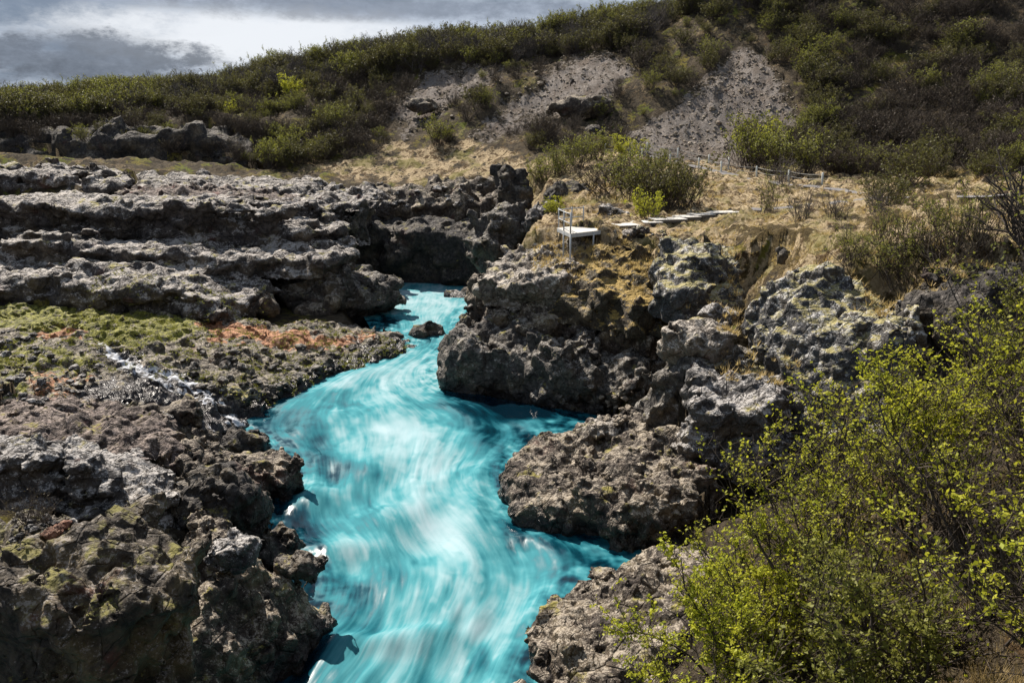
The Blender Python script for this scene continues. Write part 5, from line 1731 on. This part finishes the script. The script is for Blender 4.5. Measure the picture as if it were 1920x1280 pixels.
# a dark leafless tree at the right edge
def bare_tree():
    r = np.random.default_rng(77)
    p = hit(1950, 500)
    root = empty('bare_tree', tuple(p), 'dark leafless crooked tree leaning in at the right edge above the meadow', 'tree')
    st = stems_of(r, 7, 3.3, 0.4, 0.15, (-0.5, 0), 8)
    br = sub_branches(r, st, 60, 0.2, 2.0, 0.35, 6)
    tw = sub_branches(r, br, 420, 0.15, 0.8, 0.2, 4)
    t3 = sub_branches(r, tw, 900, 0.2, 0.3, 0.2, 3)
    V, Q = tube_batch(st, np.linspace(.075, .02, 8)[None].repeat(7, 0), 6)
    link('trunk', np_mesh('trunk', V, Q, True, [MAT['bark']]), root)
    V, Q = tube_batch(br, np.linspace(.03, .012, 6)[None].repeat(60, 0), 4)
    link('crown', np_mesh('crown', V, Q, True, [MAT['bark']]), root)
    V, Q, M = join([(*tube_batch(tw, np.linspace(.012, .006, 4)[None].repeat(420, 0)), 0), (*tube_batch(t3, np.linspace(.007, .004, 3)[None].repeat(900, 0)), 0)])
    link('twigs', np_mesh('twigs', V, Q, True, [MAT['bark']]), root, kind='stuff')


bare_tree()

# hillside scrub: sampled evenly over the hill, kept where the photograph has it
HR = np.random.default_rng(5)
NC = 90000
cx = HR.uniform(-95, 95, NC); cy = HR.uniform(58, 150, NC)
cz = ground_z(cx, cy)
hx, hy = proj(np.stack((cx, cy, cz), -1))
ok = (hx > -60) & (hx < 1990) & (hy > -90) & (hy < 350)
skyl = np.interp(hx, [a for a, b, c in SKY_PX], [b for a, b, c in SKY_PX])
dens = np.zeros(NC)
def region(poly, d):
    global dens
    s = poly_sd(hx, hy, poly) > 0
    dens = np.where(s, d, dens)
region([(-60, -100), (2000, -100), (2000, 345), (1560, 330), (1440, 292), (1180, 275), (1000, 290), (760, 270), (600, 320), (470, 315), (440, 300), (200, 268), (-60, 262)], 0.5)
region([(480, 200), (760, 170), (760, 250), (600, 300), (470, 310), (430, 270)], 0.62)
region([(720, 150), (1150, 100), (1260, 130), (1230, 230), (1160, 262), (1000, 290), (760, 270)], 0.10)
region([(1150, 90), (1330, 80), (1380, 100), (1240, 220), (1180, 200)], 0.30)
region([(1420, -60), (2000, -60), (2000, 300), (1560, 335), (1480, 250), (1500, 180), (1430, 100), (1420, 60)], 0.7)
region([(240, 180), (400, 172), (410, 200), (250, 205)], 0.05)
region([(1500, 225), (1760, 190), (1960, 250), (1900, 290), (1560, 330), (1480, 290)], 1.3)
dens = np.where((hy < skyl + 26), np.maximum(dens, 1.0), dens)
cl = N2(cx, cy, 6.0, 12)
dens = dens * np.clip(0.55 + 0.5 * cl, 0.05, 1.4)
inscree = (poly_sd(hx, hy, [(1392, 85), (1350, 120), (1290, 180), (1220, 235), (1165, 275), (1190, 295), (1330, 302), (1400, 322), (1440, 300), (1420, 262), (1510, 250), (1490, 180), (1435, 105)]) > -4)
inscree |= (poly_sd(hx, hy, [(1130, 108), (1060, 120), (960, 200), (890, 260), (900, 262), (1010, 225), (1110, 205), (1160, 170), (1180, 125)]) > -2)
inscree |= (poly_sd(hx, hy, [(900, 130), (860, 140), (780, 160), (750, 210), (770, 255), (850, 190), (900, 160)]) > -2)
dens = np.where(inscree, 0, dens)
pick = ok & (HR.random(NC) < dens * 0.24)
ii = np.nonzero(pick)[0]
# not one behind the skyline
ii = ii[hy[ii] > skyl[ii] - 12]
kinds, hs = [], []
for i in ii:
    g = float(N2(np.float32([cx[i]]), np.float32([cy[i]]), 9.0, 60)[0]) + HR.normal(0, .5)
    right = hx[i] > 1480
    top = hy[i] < skyl[i] + 30
    if top: k = 'green' if g > 0.75 else ('olive' if g > -0.45 else 'bare')
    elif right: k = 'green' if g > 1.3 else ('olive' if g > 0.5 else 'brown')  # mostly brown bushes: the right hillside's cloud shadow is put into their colour
    else: k = 'bright' if g > 2.4 else 'green' if g > 1.25 else ('olive' if g > 0.15 else 'brown')
    kinds.append(k)
    hs.append((0.9 + 2.3 * HR.random() ** 1.4) * (1.2 if top else 1.0))
order = np.argsort(cy[ii] / np.array(hs))
print('hill shrubs', len(ii))
LAB = {'brown': 'brown leafless twiggy scrub bush', 'olive': 'dull olive scrub bush', 'green': 'green budding scrub bush',
       'bright': 'bright yellow green scrub bush', 'bare': 'bare grey scrub bush'}
rest = []
for n, q in enumerate(order):
    i = ii[q]
    if n < 255:
        zone = ('on the hill crest' if hy[i] < skyl[i] + 30 else 'left of the screes' if hx[i] < 740 else 'around the brown screes' if hx[i] < 1200 else 'beside the big grey scree cone' if hx[i] < 1500
                else 'at the foot of the dark right hillside' if hy[i] > 215 else 'high on the dark right hillside')
        put_shrub(kinds[q], (cx[i], cy[i], cz[i]), hs[q], LAB[kinds[q]] + ' ' + zone, 'shrubs of the hillside scrub', 1.15)
    else:
        rest.append((cx[i], cy[i], cz[i] - .12, hs[q] / 2.5, {'brown': 0, 'olive': 1, 'green': 2, 'bright': 3, 'bare': 4}[kinds[q]]))


def scatter(name, pts, protos, mat_kind='stuff', kindlabel=None):
    """points -> instances of the given meshes (geometry nodes), one object of kind stuff"""
    me = bpy.data.meshes.new(name)
    A = np.array(pts, np.float32)
    me.vertices.add(len(A))
    me.vertices.foreach_set('co', np.ascontiguousarray(A[:, :3]).ravel())
    a = me.attributes.new('sc', 'FLOAT', 'POINT'); a.data.foreach_set('value', np.ascontiguousarray(A[:, 3]))
    a = me.attributes.new('pid', 'INT', 'POINT'); a.data.foreach_set('value', A[:, 4].astype(np.int32))
    o = link(name, me, kind='stuff')
    ng = bpy.data.node_groups.new(name + ' nodes', 'GeometryNodeTree')
    ng.interface.new_socket('Geometry', in_out='INPUT', socket_type='NodeSocketGeometry')
    ng.interface.new_socket('Geometry', in_out='OUTPUT', socket_type='NodeSocketGeometry')
    N, Lk = ng.nodes, ng.links
    gi, go = N.new('NodeGroupInput'), N.new('NodeGroupOutput')
    jn = N.new('GeometryNodeJoinGeometry')
    sc = N.new('GeometryNodeInputNamedAttribute'); sc.data_type = 'FLOAT'; sc.inputs[0].default_value = 'sc'
    pid = N.new('GeometryNodeInputNamedAttribute'); pid.data_type = 'INT'; pid.inputs[0].default_value = 'pid'
    for k, ob in enumerate(protos):
        cmp_ = N.new('FunctionNodeCompare'); cmp_.data_type = 'INT'; cmp_.operation = 'EQUAL'
        Lk.new(pid.outputs[0], cmp_.inputs[2]); cmp_.inputs[3].default_value = k
        oi = N.new('GeometryNodeObjectInfo'); oi.inputs[0].default_value = ob; oi.transform_space = 'ORIGINAL'
        ip = N.new('GeometryNodeInstanceOnPoints')
        rv = N.new('FunctionNodeRandomValue'); rv.data_type = 'FLOAT_VECTOR'
        rv.inputs[0].default_value = (-.06, -.06, 0); rv.inputs[1].default_value = (.06, .06, 6.28)
        Lk.new(gi.outputs[0], ip.inputs[0]); Lk.new(cmp_.outputs[0], ip.inputs[1]); Lk.new(oi.outputs['Geometry'], ip.inputs[2])
        Lk.new(rv.outputs[0], ip.inputs[5]); Lk.new(sc.outputs[0], ip.inputs[6])
        Lk.new(ip.outputs[0], jn.inputs[0])
    Lk.new(jn.outputs[0], go.inputs[0])
    m = o.modifiers.new('scatter', 'NODES'); m.node_group = ng
    return o


def first_of(kind, j=0):
    for o in COL.objects:
        if o.type == 'MESH' and o.data == PROTO[kind][j]:
            return o
    return None


protos = [first_of(k, j) for k, j in (('brown', 0), ('olive', 0), ('green', 0), ('bright', 0), ('bare', 0), ('brown', 1), ('olive', 1), ('green', 1), ('brown', 2), ('olive', 2))]
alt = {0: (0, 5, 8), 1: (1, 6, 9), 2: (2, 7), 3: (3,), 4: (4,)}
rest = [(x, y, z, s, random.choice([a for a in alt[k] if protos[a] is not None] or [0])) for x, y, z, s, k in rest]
protos = [p or protos[0] for p in protos]
if rest:
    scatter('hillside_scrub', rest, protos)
print('scrub', round(time.time() - T0, 1))

sr = np.random.default_rng(8)
sx = sr.uniform(-30, 45, 60000); sy = sr.uniform(78, 112, 60000)
sz = ground_z(sx, sy)
px_, py_ = proj(np.stack((sx, sy, sz), -1))
SC1 = [(1392, 92), (1350, 120), (1290, 180), (1220, 235), (1165, 270), (1190, 292), (1330, 300), (1400, 320), (1440, 300), (1420, 260), (1510, 250), (1485, 180), (1435, 108)]
inn = poly_sd(px_, py_, SC1) > -4
inn |= (poly_sd(px_, py_, [(1130, 100), (1060, 110), (960, 190), (880, 260), (900, 262), (1010, 225), (1120, 215), (1160, 170), (1190, 120)]) > -6) & (sr.random(60000) < 0.6)
inn |= (poly_sd(px_, py_, [(930, 120), (860, 130), (780, 150), (740, 210), (760, 260), (850, 190), (920, 160)]) > -6) & (sr.random(60000) < 0.6)
inn &= sr.random(60000) < 0.75
k_ = np.nonzero(inn)[0]
st_o = [o for o in COL.objects if o.name.startswith('stone') and o.data in STONES['stone_tan']]
uniq = []
for o in st_o:
    if o.data not in [u.data for u in uniq]:
        uniq.append(o)
uniq = uniq[:4]
scatter('scree_rubble', [(sx[i], sy[i], sz[i], 0.04 + 0.18 * sr.random() ** 5, sr.integers(0, len(uniq))) for i in k_], uniq)
print('rubble', len(k_))

# ------------------------------------------------------------------ birch scrub in front on the right
def big_shrub(x, y, H, spread, ns, nb, nt_, nl, lean, lab, seed, leaflo=0.35, ls=0.056, droop=0.0, leafm='leaf_bright'):
    r = np.random.default_rng(seed)
    z = float(top_z(x, y)) - 0.15
    root = empty('birch_shrub', (x, y, z), lab, 'shrub')
    st = stems_of(r, ns, H, spread, 0.22, lean, 9, droop)
    for i in range(ns):
        V, Q = tube_batch(st[i:i + 1], np.linspace(.030, .009, 9)[None] * r.uniform(.6, 1.15), 6)
        link('stem', np_mesh('stem', V, Q, True, [MAT['bark']]), root)
    br = sub_branches(r, st, nb, 0.2, H * 0.34, 0.4, 6)
    tw = sub_branches(r, br, nt_, 0.15, H * 0.13, 0.3, 4)
    V, Q, M = join([(*tube_batch(br, np.linspace(.009, .004, 6)[None].repeat(nb, 0)), 0), (*tube_batch(tw, np.linspace(.0045, .0025, 4)[None].repeat(nt_, 0)), 0)])
    link('twigs', np_mesh('twigs', V, Q, True, [MAT['bark_twig']]), root, kind='stuff')
    P = along(r, tw, nl, 0.05) + r.normal(0, .014, (nl, 3))
    keep = P[:, 2] > H * leaflo * (0.6 + 0.8 * r.random(nl))
    dn = N3(P[:, 0] + x, P[:, 1] + y, P[:, 2] + z, 0.7, 3.0) + r.normal(0, .5, nl)
    keep &= dn > -0.55
    V, Q = leaves(P[keep], ls, r, 0.62, (0.9, 0.1, 0.25))
    link('foliage', np_mesh('foliage', V, Q, False, [MAT[leafm]]), root, kind='stuff')


big_shrub(7.0, 12.3, 4.3, 0.42, 16, 260, 4000, 24000, (0.3, 0), 'tallest fresh green birch shrub at the right edge in front of the black crag', 201)
big_shrub(9.3, 12.6, 4.6, 0.42, 14, 240, 2800, 15000, (0.2, 0), 'half leafed birch shrub cut by the right edge of the picture', 202, 0.3, leafm='leaf_green')
big_shrub(5.2, 11.6, 3.7, 0.48, 15, 240, 3000, 11000, (-0.3, 0), 'birch shrub with long bare shoots reaching across the tall cliff foot', 203, 0.35)
big_shrub(3.9, 11.3, 3.0, 0.5, 14, 220, 3200, 24000, (-0.6, 0), 'sprawling birch shrub spilling over the pitted river rock', 204, 0.25)
big_shrub(3.1, 9.6, 2.3, 0.5, 12, 180, 2200, 11000, (-0.4, 0), 'low birch shrub at the bottom edge beside the pitted river rock', 205, 0.15)
big_shrub(6.3, 9.0, 3.4, 0.5, 15, 240, 2800, 9000, (0, 0), 'dark stemmed almost leafless shrub at the bottom right', 206, 0.45)
big_shrub(4.7, 8.4, 2.6, 0.55, 12, 200, 2400, 14000, (-0.3, 0), 'mossy looking leafy shrub at the middle of the bottom right thicket', 207, 0.2, leafm='leaf_green')
big_shrub(8.0, 9.6, 3.6, 0.5, 18, 320, 2600, 5000, (0, 0), 'dense thicket of dark bare stems low at the right edge', 208, 0.5)
big_shrub(7.2, 7.8, 3.2, 0.55, 18, 300, 2400, 2500, (0.2, 0), 'bare stemmed shrub cut by the bottom right corner', 209, 0.5)
big_shrub(5.7, 7.0, 2.4, 0.55, 14, 260, 2200, 6000, (-0.2, 0), 'leafy twigs rising from the bottom edge right of centre', 210, 0.3)
big_shrub(6.4, 13.6, 3.3, 0.55, 14, 240, 1600, 4500, (0.2, 0), 'dense yellow green birch shrub in front of the tall flecked cliff', 211, 0.2)
big_shrub(4.3, 13.2, 2.2, 0.6, 12, 220, 1400, 5000, (-0.3, 0), 'yellow green birch shrub above the low brown scoria rock', 212, 0.2)
big_shrub(8.6, 11.0, 3.9, 0.5, 14, 260, 2400, 10000, (0, 0), 'leafy birch shrub between the tall one and the bare thicket', 213, 0.4)
big_shrub(6.9, 10.2, 2.6, 0.7, 22, 420, 3400, 1500, (0, 0), 'tangle of bare grey twigs under the leafy birch shrubs', 214, 0.6)
big_shrub(5.2, 9.4, 2.0, 0.8, 20, 380, 3000, 3500, (0, 0), 'low tangle of twigs with a few leaves in front of the bare one', 215, 0.5)
big_shrub(9.6, 10.6, 3.0, 0.7, 20, 420, 3400, 4000, (0, 0), 'dark tangle of twigs at the right edge under the half leafed birch', 216, 0.6)
big_shrub(6.2, 8.0, 1.9, 0.8, 20, 360, 2800, 3000, (0, 0), 'matted brown twigs at the bottom edge right of the leafy ones', 217, 0.4, leafm='leaf_olive')
print('birch', round(time.time() - T0, 1))

# ------------------------------------------------------------------ dry grass
def grass(name, n, area, hgt, wid, cond, seed, mat='straw', blades=9):
    r = np.random.default_rng(seed)
    x = r.uniform(area[0], area[1], n); y = r.uniform(area[2], area[3], n)
    if cond is not None:
        k = cond(x, y); x, y = x[k], y[k]
    z = top_z(x, y)
    n = len(x)
    s = r.uniform(.5, 1.3, n)
    P = np.repeat(np.stack((x, y, z - .03), 1), blades, 0)
    S = np.repeat(s, blades)[:, None]
    m = len(P)
    az = r.uniform(0, 6.283, m); ln = r.uniform(.3, 1.0, m)
    d = np.stack((np.cos(az) * ln, np.sin(az) * ln, np.ones(m)), 1)
    off = np.stack((np.cos(az), np.sin(az), 0 * az), 1) * r.uniform(0, .10, (m, 1)) * S
    side = np.stack((-np.sin(az), np.cos(az), 0 * az), 1) * wid * .5
    b = P + off
    tip = b + d * hgt * S * r.uniform(.5, 1.1, (m, 1)); tip[:, 2] -= hgt * 0.25 * ln
    V = np.stack((b - side, b + side, tip), 1).reshape(-1, 3)
    link(name, np_mesh(name, V, np.arange(3 * m).reshape(m, 3), False, [MAT[mat]]), kind='stuff')


def on_meadow(x, y):
    z = ground_z(x, y)
    t = top_z(x, y)
    px, py = proj(np.stack((x, y, z), -1))
    c = N2(x, y, 2.6, 17)
    return (z > 4.2) & (t - z < 0.25) & (c > -0.7) & (px > 1000) & (px < 2000) & (py > 280) & (river_d(np.float32(x), np.float32(y)) > 1.0)


grass('dry_grass', 34000, (1.0, 36.0, 24.0, 66.0), 0.26, 0.03, on_meadow, 3)
grass('dry_grass', 6000, (5.0, 12.0, 7.0, 16.0), 0.30, 0.008, lambda x, y: N2(x, y, 1.2, 5) > 0.0, 4, blades=14)
grass('moss_turf', 12000, (-24.0, -6.0, 33.0, 46.0), 0.10, 0.03, lambda x, y: N2(x, y, 1.5, 5) > 0.2, 6, mat='leaf_green', blades=8)
print('done', round(time.time() - T0, 1))
